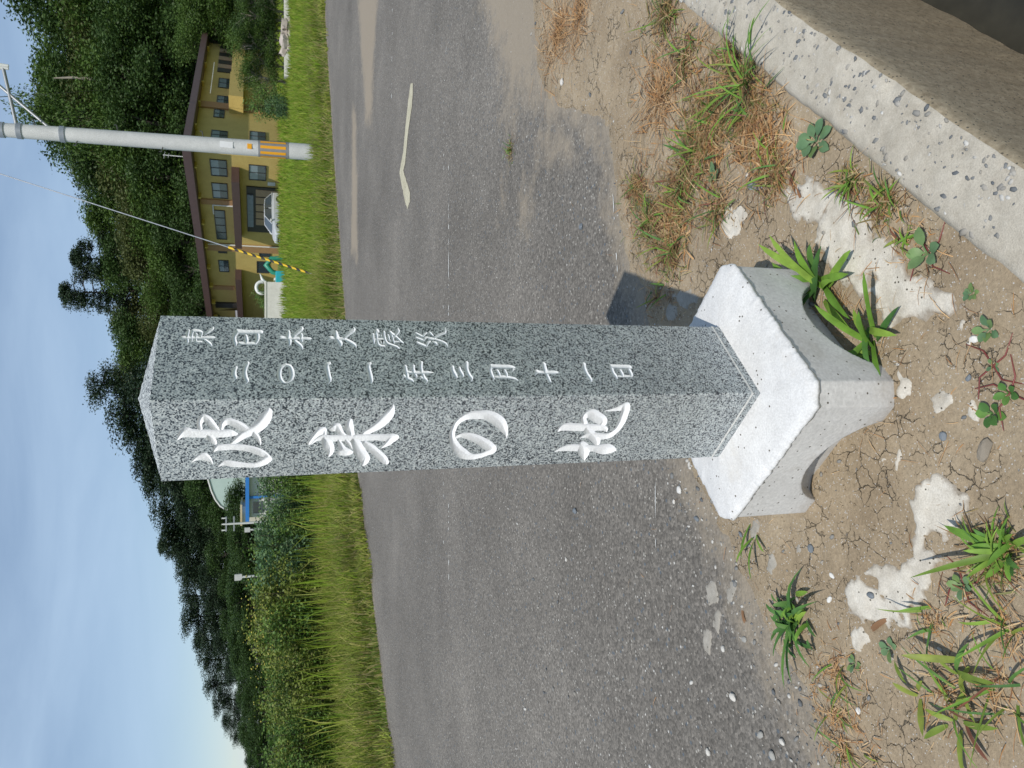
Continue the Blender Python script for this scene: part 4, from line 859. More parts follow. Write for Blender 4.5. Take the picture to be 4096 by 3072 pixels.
def leaf_arrays(L, Wd, el0, bend, az, base=(0, 0, 0), fold=0.25, seg=7, prof='lance', side=0.0, ph=0.0):
    t = np.linspace(0, 1, seg + 1); el = el0 - bend * t ** 1.3; ds = L / seg
    x = np.concatenate([[0], np.cumsum(np.cos(el[:-1]) * ds)]); z = np.concatenate([[0], np.cumsum(np.sin(el[:-1]) * ds)])
    y = side * L * t ** 2
    if prof == 'lance': w = Wd * np.clip((t + 0.06) ** 0.55 * (1.0 - t) ** 0.62 * 1.75, 0.02, 1)
    elif prof == 'blade': w = Wd * np.clip((1 - t ** 2.2) * (0.75 + 0.25 * t), 0.03, 1)
    elif prof == 'oval': w = Wd * np.clip(np.where(t < 0.3, 0.12 + 0.25 * t, np.sin(np.clip((t - 0.22) / 0.78, 0, 1) * math.pi) ** 0.6), 0.06, 1)
    else: w = Wd * np.clip(t ** 1.5 * (1.02 - t) ** 0.35 * 1.6, 0.08, 1)
    wob = 0.10 * Wd * np.sin(t * 9 + ph)
    nx, nz = -np.sin(el), np.cos(el)
    c = np.column_stack([x, y, z]); l = np.column_stack([x + nx * (fold * w), y + w, z + nz * (fold * w) + wob]); r = np.column_stack([x + nx * (fold * w), y - w, z + nz * (fold * w) - wob])
    V = np.stack([l, c, r], 1).reshape(-1, 3); ca, sa = math.cos(az), math.sin(az)
    V = np.column_stack([V[:, 0] * ca - V[:, 1] * sa, V[:, 0] * sa + V[:, 1] * ca, V[:, 2]]) + np.array(base)
    F = []
    for i in range(seg):
        a = i * 3; F += [(a, a + 1, a + 4, a + 3), (a + 1, a + 2, a + 5, a + 4)]
    return V, np.array(F)
def wpos(px, py):
    q = G(px, py, 0.008); return (q[0], q[1], float(max(gz(q[0], q[1]), 0.0)) - 0.002)
def leaf_part(plant, mat, L, Wd, el0, bend, az, name='leaf', **k):
    V, F = leaf_arrays(L, Wd, el0, bend, az, **k)
    return ob(name, me_np(name, V, F, mat, True), plant)
def lance_plant(px, label, leaves, mat=LF_G, cat='weed', group='weeds growing on the verge', alt=None, k_=1.5, spread=0.012):
    """leaves: (azimuth deg seen from above: 0 = right of the monument, 90 = away towards the road), length, width, start elevation, bend"""
    e = empty('broad_weed', wpos(*px)); tag(e, label, cat, group)
    for i, l in enumerate(leaves):
        az, L, Wd, el, bd = l
        L *= k_; Wd *= k_ * .92
        mm = alt if (alt and i % 4 == 3) else mat
        b = 0.006; a = math.radians(az)
        leaf_part(e, mm, L, Wd, math.radians(el), math.radians(bd), a, base=(math.cos(a) * b + random.gauss(0, spread), math.sin(a) * b + random.gauss(0, spread), 0.002 + 0.004 * (i % 3)), ph=i * 1.3, side=random.uniform(-.12, .12), prof='lance')
    return e
def rnd_leaves(n, L, W, el=(20, 75), bd=(20, 70)):
    o = random.uniform(0, 360)
    return [(o + i * 137.5 + random.uniform(-15, 15), L * random.uniform(.6, 1.1), W * random.uniform(.75, 1.15), random.uniform(*el), random.uniform(*bd)) for i in range(n)]
lance_plant((3300, 1150), 'bright green weed with long lance leaves against the right side of the white base',
            [(20, .135, .0095, 55, 25), (38, .125, .0095, 60, 20), (5, .10, .010, 50, 45), (-40, .115, .0135, 30, 22), (-62, .09, .012, 22, 25), (-95, .10, .010, 28, 30), (60, .10, .009, 48, 60), (175, .075, .009, 55, 70), (140, .115, .0085, 62, 20), (-120, .12, .009, 25, 18), (-135, .11, .009, 14, 12), (-20, .07, .011, 40, 35), (100, .08, .009, 70, 35), (-80, .06, .009, 45, 50)], alt=LF_D)
lance_plant((3500, 1355), 'bright green weed with spreading lance leaves at the near corner of the white base',
            [(-25, .115, .0085, 34, 16), (30, .105, .009, 55, 25), (8, .055, .009, 35, 30), (-55, .08, .008, 22, 22), (-150, .09, .008, 20, 18), (150, .10, .009, 35, 22), (165, .105, .009, 22, 20), (190, .07, .009, 30, 40), (-100, .08, .008, 35, 55), (100, .05, .009, 60, 60), (-10, .07, .009, 55, 60), (125, .09, .008, 48, 35)], alt=LF_D)
e = lance_plant(c8(870, 690), 'leafy dark green weed clump by the asphalt edge with two long bent blades', rnd_leaves(46, .045, .0062, (5, 80), (20, 90)), LF_D, alt=LF_G, spread=.034)
for az, L, el, bd in ((-60, .21, 45, 70), (-165, .20, 38, 45), (-172, .18, 30, 55), (-20, .17, 40, 85), (165, .13, 45, 60), (-140, .15, 35, 70)):
    leaf_part(e, LF_D, L, .0085, math.radians(el), math.radians(bd), math.radians(az), prof='blade', ph=az)
e = lance_plant(c8(2150, 300), 'green weed near the drain side with one long reddish tipped blade over white mortar', rnd_leaves(15, .075, .0085, (15, 65), (20, 60)), LF_G, alt=LF_D, k_=1.05)
leaf_part(e, LF_Y, .20, .0085, math.radians(42), math.radians(38), math.radians(118), prof='blade', ph=2)
leaf_part(e, LF_G, .13, .012, math.radians(30), math.radians(30), math.radians(75), prof='lance', ph=1)
e = lance_plant(c8(1850, 1020), 'yellow green weed with four broad blades on bare dirt', [(95, .12, .011, 55, 20), (-85, .13, .011, 28, 30), (-150, .10, .008, 20, 18), (-30, .12, .008, 30, 30), (170, .05, .008, 30, 30), (40, .05, .007, 45, 40)], LF_Y, alt=LF_D, k_=.95)
lance_plant(c8(1860, 1325), 'yellow green weed with narrow drooping leaves, farther along the verge than the four bladed one', [(-75, .11, .009, 25, 35), (130, .07, .009, 30, 40), (-170, .10, .009, 22, 40), (-120, .09, .008, 30, 50), (80, .06, .008, 40, 50), (-20, .09, .008, 25, 40)], LF_Y, alt=LF_R, k_=.95)
lance_plant(c8(1570, 1110), 'small weed with one broad yellow leaf on bare dirt', [(-160, .07, .010, 18, 10), (60, .05, .008, 50, 30), (10, .05, .007, 35, 40), (-40, .04, .007, 30, 30)], LF_Y, k_=1.1)
lance_plant((3030, 2130), 'three green grass blades sticking out behind the left corner of the white base', [(-175, .10, .006, 35, 40), (-150, .11, .006, 40, 50), (170, .08, .006, 50, 50), (-120, .07, .006, 30, 40)], LF_G, k_=1.1)
for px, lab, n, L, mt in ((c3b(945, 905), 'small four leaved seedling on dirt in front of the base', 6, .040, LF_D), (c3b(935, 440), 'pale green seedling beside a bright white chip', 6, .034, LF_B), (c3b(830, 240), 'tiny round leaved seedling at the edge of the large mortar spill', 8, .022, LF_B),
                          ((3274, 567), 'bluish broad leaved seedling against the drain wall', 8, .062, LF_B), (c8(1440, 875), 'small bluish seedling below the lower mortar spill', 5, .034, LF_B), (c8(1870, 500), 'pale seedling in bare dirt near the reddish tipped blade', 6, .034, LF_B),
                          ((2880, 690), 'grey green seedling amid dry straw', 6, .045, LF_B), ((3726, 1010), 'spoon leaved seedling with red stems beside the drain wall', 5, .055, LF_B), (c3b(1040, 790), 'two round leaved shoots with red stem near the drain wall', 5, .032, LF_D), (c8(1225, 965), 'faint grey green seedling beside dry grass roots', 6, .026, LF_B), (c3b(945, 640), 'thin red stemmed sprout crossing bare dirt', 4, .018, LF_B)):
    e = empty('seedling', wpos(*px)); tag(e, lab, 'seedling', 'small seedlings on the verge')
    o_ = random.uniform(0, 6)
    for i in range(n):
        leaf_part(e, mt, L * random.uniform(.75, 1.1), L * 0.24, math.radians(random.uniform(20, 50)), math.radians(random.uniform(25, 45)), o_ + i * 2.4, base=(0, 0, L * .1 * (i % 3)), prof='oval', fold=.15, ph=i)
    if 'red' in lab:
        mb = MB(); a = random.uniform(0, 6)
        for s in range(4):
            aa = a + s * 1.5; mb.tube([(0, 0, .002), (math.cos(aa) * .035, math.sin(aa) * .035, .007), (math.cos(aa + .4) * .075, math.sin(aa + .4) * .075, .003)], [.0022, .0018, .001], 5)
        mb.build('stem', STEM_R, e, True)
# tufts: picked-out blades as parts, fine thatch as one part
def thatch(e, n, R, h, mat, flat=0.5, wd=.0018, seed=0, cen=(0, 0)):
    r = np.random.default_rng(seed); Vs, Fs, b = [], [], 0
    for i in range(n):
        a = r.uniform(0, 6.28); rr = R * abs(r.normal(0, .62)); L = h * r.uniform(.4, 1.2)
        el = r.uniform(0.05, 1.3) * (1 - flat) + r.uniform(0, .35) * flat
        bx, by = math.cos(a) * rr + cen[0], math.sin(a) * rr + cen[1]
        if curb_c(e.location.x + bx, e.location.y + by) > -0.015: continue
        zb = float(max(gz(e.location.x + bx, e.location.y + by), 0)) - e.location.z
        V, F = leaf_arrays(L, wd * r.uniform(.6, 1.8), el, r.uniform(.2, 1.4), r.uniform(0, 6.28), base=(bx, by, zb + r.uniform(0, .008)), seg=3, prof='blade', fold=.1, side=r.uniform(-.3, .3))
        Vs.append(V); Fs.append(F + b); b += len(V)
    return tag(ob('thatch', me_np('thatch', np.vstack(Vs), np.vstack(Fs), mat), e), kind='stuff')
TUFTS = [((2990, 337), 'grass tuft with long arching blades leaning on the drain wall', 'grass', 14, .16, 160, .11, .07, .5), ((2790, 600), 'dense mixed weed tuft with dry straw in the middle of the weedy strip', 'weed tuft', 8, .10, 300, .15, .06, .6),
         ((2722, 770), 'low green and straw weed tuft next to a dead grey leaf', 'weed tuft', 7, .09, 300, .13, .055, .6), ((2610, 880), 'green weed tuft at the asphalt edge of the weedy strip', 'weed tuft', 9, .08, 260, .12, .05, .6),
         ((2690, 1010), 'sparse weed tuft beside the monument shadow with purple blades', 'weed tuft', 7, .09, 200, .12, .05, .65), ((2680, 60), 'weed tuft at the drain wall beyond the arching grass', 'weed tuft', 9, .10, 240, .16, .06, .5),
         ((2850, 480), 'straw covered weed tuft between arching grass and drain wall', 'weed tuft', 6, .08, 300, .15, .05, .7), ((2640, 1190), 'brown withered tuft inside the monument shadow', 'weed tuft', 3, .06, 160, .11, .045, .8),
         ((3420, 730), 'small grass tuft at the edge of the mortar spill below the drain wall', 'grass', 6, .06, 60, .05, .04, .5), ((3555, 800), 'ragged weed tuft pressed against the drain wall', 'weed tuft', 6, .06, 110, .07, .04, .6), ((3640, 960), 'low succulent weed creeping along the drain wall', 'weed tuft', 5, .04, 120, .06, .03, .8),
         ((3120, 600), 'brown leaf litter tuft close under the drain wall', 'weed tuft', 3, .05, 220, .13, .045, .85), ((2041, 603), 'tiny green tuft growing through open asphalt', 'grass', 6, .05, 50, .07, .04, .5),
         (c8(1690, 720), 'withered creeping tuft on dirt next to the lower mortar spill', 'weed tuft', 3, .06, 130, .07, .04, .8), (c8(2120, 760), 'dry straw tuft in the dirt corner beside a seedling', 'weed tuft', 4, .08, 170, .09, .05, .8), (c8(1110, 1010), 'dry brown grass roots trailing below the leafy clump', 'weed tuft', 3, .07, 190, .08, .045, .85),
         (c8(1140, 1270), 'creeping brown green mat along the asphalt edge', 'weed tuft', 3, .05, 330, .11, .035, .85), (c8(1180, 1480), 'withered brown mat at the end of the creeping edge growth', 'weed tuft', 4, .06, 300, .11, .04, .85), (c8(1760, 1130), 'tangle of dry stems under the yellow green weed', 'weed tuft', 3, .08, 170, .09, .05, .85),
         (c8(2090, 1100), 'dead straw tangle in bare dirt', 'weed tuft', 5, .10, 130, .10, .06, .8), (c8(2060, 330), 'dark leafy tuft beneath the long reddish tipped blade', 'weed tuft', 8, .07, 120, .07, .05, .5)]
for k, (px, lab, cat, nb, L, nth, R, h, fl) in enumerate(TUFTS):
    e = empty('grass_tuft' if cat == 'grass' else 'weed_tuft', wpos(*px)); tag(e, lab, cat, 'tufts on the verge')
    for i in range(nb * 2):
        a = random.uniform(0, 6.28); rr = R * .55 * random.random()
        mt = random.choice([LF_G, LF_D, LF_Y, LF_G] + ([LF_R] if 'purple' in lab or i % 3 == 0 else [LF_G]))
        leaf_part(e, mt, L * random.uniform(.8, 1.7), random.uniform(.0028, .0052), random.uniform(.35, 1.2), random.uniform(.3, 1.5), random.uniform(0, 6.28), name='blade', base=(math.cos(a) * rr, math.sin(a) * rr, .002), prof='blade', ph=i, side=random.uniform(-.25, .25))
    thatch(e, int(nth * (1.5 if fl < .8 else .55)), R * (1 if fl < .8 else 1.15), h * (1.25 if fl < .8 else 1), MIXW if fl < .8 else DRY, fl, .0016 if fl < .8 else .0011, seed=100 + k)
    if fl < .8: o2 = thatch(e, nth // 2, R * 1.15, h * 1.1, DRY, .85, .0012, seed=300 + k)
TUFT2 = [((2920, 230), 'weed and straw tuft between arching grass and the far tuft by the drain wall', .12, 170), ((3010, 470), 'brownish weed tuft just below the arching grass', .12, 200), ((2560, 760), 'straw and green tuft on the asphalt rim of the weedy strip', .10, 170), ((2750, 250), 'flattened straw tuft near the sandy road edge', .13, 150), ((3110, 700), 'small dry tuft beside the broad leaved seedling', .08, 110), ((2880, 840), 'thin weed tuft on cracked dirt beside the pale mortar blot', .08, 100)]
for k, (px, lab, R, n) in enumerate(TUFT2):
    e = empty('weed_tuft', wpos(*px)); tag(e, lab, 'weed tuft', 'tufts on the verge')
    for i in range(9):
        a = random.uniform(0, 6.28); rr = R * .6 * random.random()
        leaf_part(e, random.choice([LF_G, LF_D, LF_Y, LF_R]), random.uniform(.06, .15), random.uniform(.0025, .0048), random.uniform(.3, 1.2), random.uniform(.3, 1.5), random.uniform(0, 6.28), name='blade', base=(math.cos(a) * rr, math.sin(a) * rr, .002), prof='blade', ph=i, side=random.uniform(-.25, .25))
    thatch(e, n, R, .07, MIXW, .6, .0016, seed=820 + k); thatch(e, n, R * 1.2, .08, DRY, .85, .0012, seed=860 + k)
e = empty('dead_stems', (0.2, 1.5, 0.0)); tag(e, 'thin dead stems and bits of straw strewn over the bare dirt', 'dead stems', kind='stuff')
thatch(e, 420, 1.0, .06, DRY, .95, .0008, seed=999)
# dry straw drifts
for k, (px, n, R, lab) in enumerate((((2240, 130), 420, .22, 'patch of pale dry straw lying on the sandy road edge'), ((2650, 390), 330, .20, 'drift of orange dry straw beside the arching grass'), ((2330, 60), 220, .18, 'small drift of dry straw on sand'))):
    e = empty('dry_straw', wpos(*px)); tag(e, lab, 'straw', 'dry straw drifts'); thatch(e, n, R, .13, DRY, .75, .0014, 500 + k)
for k, (px, n, R, lab) in enumerate((((2830, 560), 260, .17, 'brown leaf litter spread through the weedy strip'), ((3060, 560), 200, .15, 'brown leaf litter gathered below the drain wall'), ((2700, 880), 160, .13, 'brown leaf litter between the low weed tufts'))):
    e = empty('leaf_litter', wpos(*px)); tag(e, lab, 'leaf litter', 'leaf litter among the weeds'); thatch(e, n, R, .045, DRY, .95, .0042, 700 + k); thatch(e, n, R, .11, DRY, .7, .0011, 740 + k)
e = empty('dead_leaf', wpos(3000, 740)); tag(e, 'dead grey blue leaf lying on the dirt by the weeds', 'leaf')
GREYL = simple('grey_dead_leaf', (0.25, 0.27, 0.29), 0.6, 0.2, 30)
leaf_part(e, GREYL, .085, .014, .25, .5, math.radians(-110), name='blade', prof='lance')
for px, az, L, lab in (((3170, 745), -30, .05, 'curled brown dead leaf near the large mortar spill'), (c8(555, 740), 20, .05, 'thin brown dead leaf on gravel'), (c8(1320, 770), -50, .07, 'dry brown stalk at the edge of the lower mortar spill'), ((3095, 730), 70, .045, 'small brown dead leaf below the drain wall seedling')):
    e = empty('dead_leaf', wpos(*px)); tag(e, lab, 'leaf'); leaf_part(e, LF_R if 'curled' in lab else DRY, L, .009, .3, .8, math.radians(az), name='blade', prof='lance')

# ------------------------------------------------------------------ far grass, thicket, trees
GRASS = leafy('meadow_grass', [(0.15, 0.25, 0.02), (0.21, 0.33, 0.028), (0.27, 0.36, 0.035), (0.34, 0.33, 0.08), (0.17, 0.28, 0.024)], 0.35, 0.6, True)
GRASSY = leafy('edge_grass', [(0.15, 0.20, 0.03), (0.20, 0.25, 0.045), (0.28, 0.27, 0.08), (0.38, 0.30, 0.15), (0.12, 0.20, 0.026), (0.16, 0.24, 0.03)], 0.3, 0.7, True)
GRASSR = leafy('rough_meadow_grass', [(0.19, 0.26, 0.03), (0.25, 0.32, 0.04), (0.32, 0.34, 0.07), (0.39, 0.33, 0.13), (0.17, 0.25, 0.026)], 0.35, 0.7, True)
def blades(P, H, Wd, r, lean_=0.35):
    """P (N,2) roots, H (N), Wd (N): bent two-segment blades"""
    n = len(P); a = r.uniform(0, 6.28, n); b = r.uniform(0, 6.28, n); k = np.abs(r.normal(0, lean_, n))
    z0 = tz(P[:, 0], P[:, 1]) - 0.02
    z0 = np.where(P[:, 1] < fe(P[:, 0]), 0.0, z0)
    wx, wy = np.cos(a) * Wd, np.sin(a) * Wd; lx, ly = np.cos(b) * k * H, np.sin(b) * k * H
    V = np.zeros((n, 5, 3))
    V[:, 0] = np.column_stack([P[:, 0] - wx, P[:, 1] - wy, z0]); V[:, 1] = np.column_stack([P[:, 0] + wx, P[:, 1] + wy, z0])
    V[:, 2] = np.column_stack([P[:, 0] + wx * .8 + lx * .35, P[:, 1] + wy * .8 + ly * .35, z0 + H * .58]); V[:, 3] = np.column_stack([P[:, 0] - wx * .8 + lx * .35, P[:, 1] - wy * .8 + ly * .35, z0 + H * .58])
    V[:, 4] = np.column_stack([P[:, 0] + lx, P[:, 1] + ly, z0 + H * (1 - .25 * k)])
    b_ = (np.arange(n) * 5)[:, None]
    F = np.concatenate([b_ + [0, 1, 2], b_ + [0, 2, 3], b_ + [3, 2, 4]])
    return V.reshape(-1, 3), F
def scatter(n, x0, x1, d0, d1, r, pw=1.0):
    x = r.uniform(x0, x1, n); d = d0 + (d1 - d0) * r.uniform(0, 1, n) ** pw
    return np.column_stack([x, fe(x) + d])
r = np.random.default_rng(5)
P = scatter(26000, -8, 16, -0.12, 2.2, r, 1.4); d = P[:, 1] - fe(P[:, 0])
H = (0.10 + 0.26 * ss(-0.1, 1.0, d)) * r.uniform(.5, 1.3, len(P)) * (1 + .35 * fbm(P[:, 0] * .9, P[:, 1] * .9, 3, 3))
V, F = blades(P, H, r.uniform(.004, .009, len(P)), r, .5)
tag(ob('verge_grass', me_np('verge_grass', V, F, GRASSY)), 'short yellowing grass fringe along the far edge of the road', 'grass', kind='stuff')
P = scatter(20000, -8, 16, -0.5, 0.3, r, 0.8); kk = fbm(P[:, 0] * 1.1, P[:, 1] * 1.1, 3, 17) - .8 * np.maximum(0, -(P[:, 1] - fe(P[:, 0])) - .1); P = P[kk > .12]
V, F = blades(P, r.uniform(.06, .24, len(P)), r.uniform(.004, .009, len(P)), r, .8)
tag(ob('edge_weeds', me_np('edge_weeds', V, F, GRASSR)), 'ragged weed clumps creeping over the far edge of the asphalt', 'grass', kind='stuff')
P = np.vstack([scatter(44000, -3, 18, 0.8, 12, r, 1.6), scatter(30000, 2, 46, 8, 44, r, 1.5)])
d = P[:, 1] - fe(P[:, 0])
keep = (r.uniform(0, 1, len(P)) < np.where(P[:, 0] < 0.5, 0.55, 1)); P = P[keep]; d = d[keep]
H = (0.31 + 0.006 * d) * r.uniform(.6, 1.3, len(P)) * (1 + .4 * fbm(P[:, 0] * .35, P[:, 1] * .35, 3, 6))
V, F = blades(P, H, r.uniform(.006, .012, len(P)) * (1 + d * .09), r, .3)
tag(ob('meadow_grass', me_np('meadow_grass', V, F, GRASS)), 'tall bright green meadow grass between the road and the ochre house', 'grass', kind='stuff')
P = scatter(46000, -14, 2.5, 0.7, 5.5, r, 1.0)
H = 0.42 * r.uniform(.5, 1.4, len(P)) * (1 + .4 * fbm(P[:, 0] * .6, P[:, 1] * .6, 3, 9))
V, F = blades(P, H, r.uniform(.004, .008, len(P)), r, .6)
tag(ob('rough_grass', me_np('rough_grass', V, F, GRASSR)), 'rough olive grass in front of the leafy thicket', 'grass', kind='stuff')

P = scatter(1500, -14, 2.0, 2.2, 4.8, r, 1.0)
H = r.uniform(.6, 1.15, len(P)); V, F = blades(P, H, r.uniform(.005, .011, len(P)), r, .22)
tag(ob('tall_stalks', me_np('tall_stalks', V, F, GRASS)), 'tall upright grass stalks in front of the leafy thicket', 'grass', kind='stuff')
BARK = simple('dark_bark', (0.06, 0.045, 0.035), 0.9, 0.3, 12)
BARK_P = simple('pale_bark', (0.30, 0.26, 0.21), 0.9, 0.2, 12)
def fol(name, cols, tr=.25): return leafy(name, cols, tr, .55, True)
F_SH = [fol('thicket_leaf_a', [(.065, .14, .03), (.11, .20, .04), (.16, .24, .05)]), fol('thicket_leaf_b', [(.065, .135, .065), (.10, .18, .08), (.14, .22, .085)]), fol('thicket_leaf_c', [(.12, .18, .028), (.17, .22, .04), (.24, .26, .06)])]
F_PINE = fol('pine_needles', [(.017, .034, .015), (.022, .043, .017), (.028, .052, .019)], .08)
F_BR = [fol('dark_broadleaf', [(.036, .072, .017), (.046, .088, .020), (.058, .104, .024)]), fol('mid_broadleaf', [(.058, .108, .019), (.073, .13, .023), (.09, .152, .028)]), fol('olive_broadleaf', [(.066, .084, .024), (.082, .10, .028), (.10, .118, .034)])]
YEL = simple('yellow_flower', (.45, .40, .07), .7, .2, 30)
LEAF_V = np.array([(-.5, 0, 0), (0, -.28, .05), (.5, 0, 0), (0, .28, .05)]); LEAF_F = np.array([[0, 1, 2, 3]])
def leaf_cloud(C, R, n, size, r, flat=1.0):
    """n leaf faces spread on/in ellipsoids with centres C (M,3), radii R (M,3)"""
    k = r.integers(0, len(C), n) if len(C) > 1 else np.zeros(n, int)
    vol = np.prod(R, axis=1) ** (2 / 3); k = r.choice(len(C), n, p=vol / vol.sum())
    d = r.normal(size=(n, 3)); d /= np.linalg.norm(d, axis=1)[:, None]; rad = r.uniform(0, 1, n) ** .42
    p = C[k] + d * R[k] * rad[:, None] * (1 + .12 * r.normal(size=(n, 1)))
    s = size * r.uniform(.55, 1.35, n)
    return soup(LEAF_V, LEAF_F, p, rots(n, .75 * flat, r), np.column_stack([s, s, s]))
def tree_proto(name, kind, seed, fmat, bark, h=10.0, leaves=5200):
    r = np.random.default_rng(seed)
    mb = MB(); bend = r.normal(0, .35, 2); th = h * (.93 if kind == 'pine' else .8)
    trunk = [(bend[0] * t ** 2 * 1.5, bend[1] * t ** 2 * 1.5, th * t) for t in np.linspace(0, 1, 7)]
    mb.tube(trunk, [h * .018 * (1 - .85 * t) + .015 for t in np.linspace(0, 1, 7)], 7)
    C, R = [], []
    if kind == 'pine':
        for lev in np.linspace(.42, 1.0, 11):
            ax, ay, az_ = trunk[min(6, int(lev * 6))]; reach = h * (.34 * (1.06 - lev) ** .6 + .05)
            for q in range(3 if lev < .95 else 1):
                a = r.uniform(0, 6.28); L = reach * r.uniform(.35, 1.0) if lev < .95 else 0.1
                c = np.array([ax + math.cos(a) * L, ay + math.sin(a) * L, h * lev + r.normal(0, .02 * h)])
                mb.tube([(ax, ay, h * lev * .96), tuple((np.array([ax, ay, h * lev * .96]) + c) / 2 + np.array([0, 0, .1])), tuple(c)], [h * .006, h * .004, h * .002], 5)
                C.append(c); R.append(np.array([.118, .118, .060]) * h * r.uniform(.7, 1.3))
                C.append(c - np.array([math.cos(a), math.sin(a), 0]) * L * .4); R.append(np.array([.105, .105, .052]) * h * r.uniform(.6, 1.2))
    else:
        for q in range(24):
            t = r.uniform(.0, 1); a = r.uniform(0, 6.28); zz = h * (.30 + .64 * t); reach = h * .30 * math.sin(math.pi * min(1, .25 + .72 * t)) ** .7
            L = reach * math.sqrt(r.uniform(.1, 1)); c = np.array([math.cos(a) * L + bend[0] * t, math.sin(a) * L + bend[1] * t, zz])
            b0 = np.array(trunk[min(5, 1 + int(t * 5))])
            mb.tube([tuple(b0), tuple((b0 + c) / 2 + np.array([0, 0, .15])), tuple(c)], [h * .007, h * .004, h * .0018], 5)
            C.append(c); R.append(np.array([.115, .115, .085]) * h * r.uniform(.7, 1.35))
    V, F = leaf_cloud(np.array(C), np.array(R), leaves, (.16 if kind == 'pine' else .18) * h / 10, r, 1.0 if kind != 'pine' else .8)
    return me_np(name + '_trunk', mb.v, mb.f, bark, True), me_np(name + '_crown', V, F, fmat)
def open_pine(seed, h=10.0):
    # open-grown pine: bent trunk, separate flat needle pads with sky between them
    r = np.random.default_rng(seed); mb = MB(); ph = r.uniform(0, 6); trunk = [(.35 * math.sin(ph + 3 * t), .25 * math.cos(ph + 2.5 * t), h * .93 * t) for t in np.linspace(0, 1, 10)]
    mb.tube(trunk, [.17 * (1 - .85 * t) + .02 for t in np.linspace(0, 1, 10)], 7); C, R = [], []
    for j, lev in enumerate(np.linspace(.55, .99, 9)):
        o = np.array([np.interp(lev * h, [q_[2] for q_ in trunk], [q_[c_] for q_ in trunk]) for c_ in range(2)] + [min(lev * h, h * .93)])
        for q in range(3 if lev < .93 else 2):
            a = ph + j * 2.2 + q * 2.1; L = (2.3 * (1.12 - lev) ** .5 + .3) * r.uniform(.5, 1.0) if lev < .93 else .1
            c = o + np.array([math.cos(a) * L, math.sin(a) * L, r.uniform(-.1, .25)])
            mb.tube([tuple(o), tuple((o + c) / 2 + np.array([0, 0, .12])), tuple(c)], [.05, .035, .02], 5)
            C.append(c); R.append(np.array([.95, .95, .34]) * r.uniform(.7, 1.2))
            for _ in range(2): C.append(c + r.normal(0, .35, 3) * np.array([1, 1, .4])); R.append(np.array([.5, .5, .2]) * r.uniform(.7, 1.2))
    V, F = leaf_cloud(np.array(C), np.array(R), 13000, .15, r, .8)
    return me_np('pine_trunk', mb.v, mb.f, BARK, True), me_np('pine_crown', V, F, F_PINE)
PINES = [tree_proto('pine', 'pine', 40 + i, F_PINE, BARK, leaves=15000) for i in range(4)]
BROADS = [tree_proto('broad', 'broad', 60 + i, F_BR[i % 3], BARK, leaves=14000) for i in range(6)]
def tree(kind, idx, x, y, h, label, group, wide=1.0, z=None, cat='tree'):
    tm, cm = (PINES if kind == 'pine' else BROADS)[idx]
    e = empty('pine_tree' if kind == 'pine' else 'broadleaf_tree', (x, y, float(tz(x, y)) - .1 if z is None else z), random.uniform(0, 6.28))
    s = h / 10; e.scale = (s * wide, s * wide, s); tag(e, label, cat, group)
    ob('trunk', tm, e); ob('crown', cm, e); return e
def tree_px(kind, idx, px, py, Y, label, group, wide=1.0):
    p = AT(px, py, Y); b = float(tz(p[0], Y)); tree(kind, idx, p[0], Y, max(3.0, p[2] - b), label, group, wide)
PINES += [open_pine(7), open_pine(15)]
gH, gP, gL = 'trees on the hill behind the house', 'pines on the ridge', 'trees beyond the field'
# ridge pines one can pick out
tree_px('pine', 4, 250, 1040, 116, 'dark pine with flat dense top leaning over the ridge above the ochre house', gP, .85)
tree_px('pine', 5, 222, 1165, 118, 'open layered pine with sky between its branches on the ridge above the ochre house', gP, .8)
tree_px('pine', 2, 355, 1550, 112, 'tall dark pine rising directly behind the granite post', gP, .9)
tree_px('pine', 5, 618, 2190, 104, 'spiky gapped pine standing beyond the pale roofed buildings', gP, .8)
tree_px('broad', 1, 55, 430, 104, 'tall loose bright tree behind the utility pole', gP, .6)
TON = ('dark green', 'fresh green', 'olive brown')
sky_r = [(-40, 10), (60, 110), (160, 180), (250, 190), (330, 120), (420, 150), (500, 170), (560, 215), (650, 250), (740, 305), (840, 330), (930, 350), (1010, 400), (1100, 400), (1200, 395), (1290, 440), (1380, 455), (1460, 440)]
for i, (py, px) in enumerate(sky_r):
    tree_px('broad', i % 6, px, py, 112 + (i % 3) * 5, TON[i % 3] + ' broadleaf tree on the ridge of the wooded hill behind the ochre house', gH, 1.25)
for i in range(30):
    py = -30 + i * 49 + random.uniform(-15, 15); base = np.interp(py, [p[0] for p in sky_r], [p[1] for p in sky_r])
    tree_px('broad', (i * 5 + 2) % 6, base + 110 + 70 * ((i * 7) % 3) + random.uniform(-20, 20), py, 108 - ((i * 7) % 3) * 4, TON[((i * 5 + 2) % 6) % 3] + ' broadleaf tree on the slope of the wooded hill behind the ochre house', gH, 1.3)
sky_l = [(1640, 440), (1740, 500), (1830, 530), (1930, 575), (2020, 615), (2110, 680), (2170, 640), (2250, 700), (2330, 715), (2410, 720), (2490, 725), (2570, 770), (2650, 800), (2730, 815), (2810, 850), (2890, 885), (2960, 925), (3040, 975), (3120, 985)]
for i, (py, px) in enumerate(sky_l):
    tree_px('pine', i % 4, px, py, 104 + (i % 2) * 5, 'dark pine in the wood beyond the field', gL, 1.35)
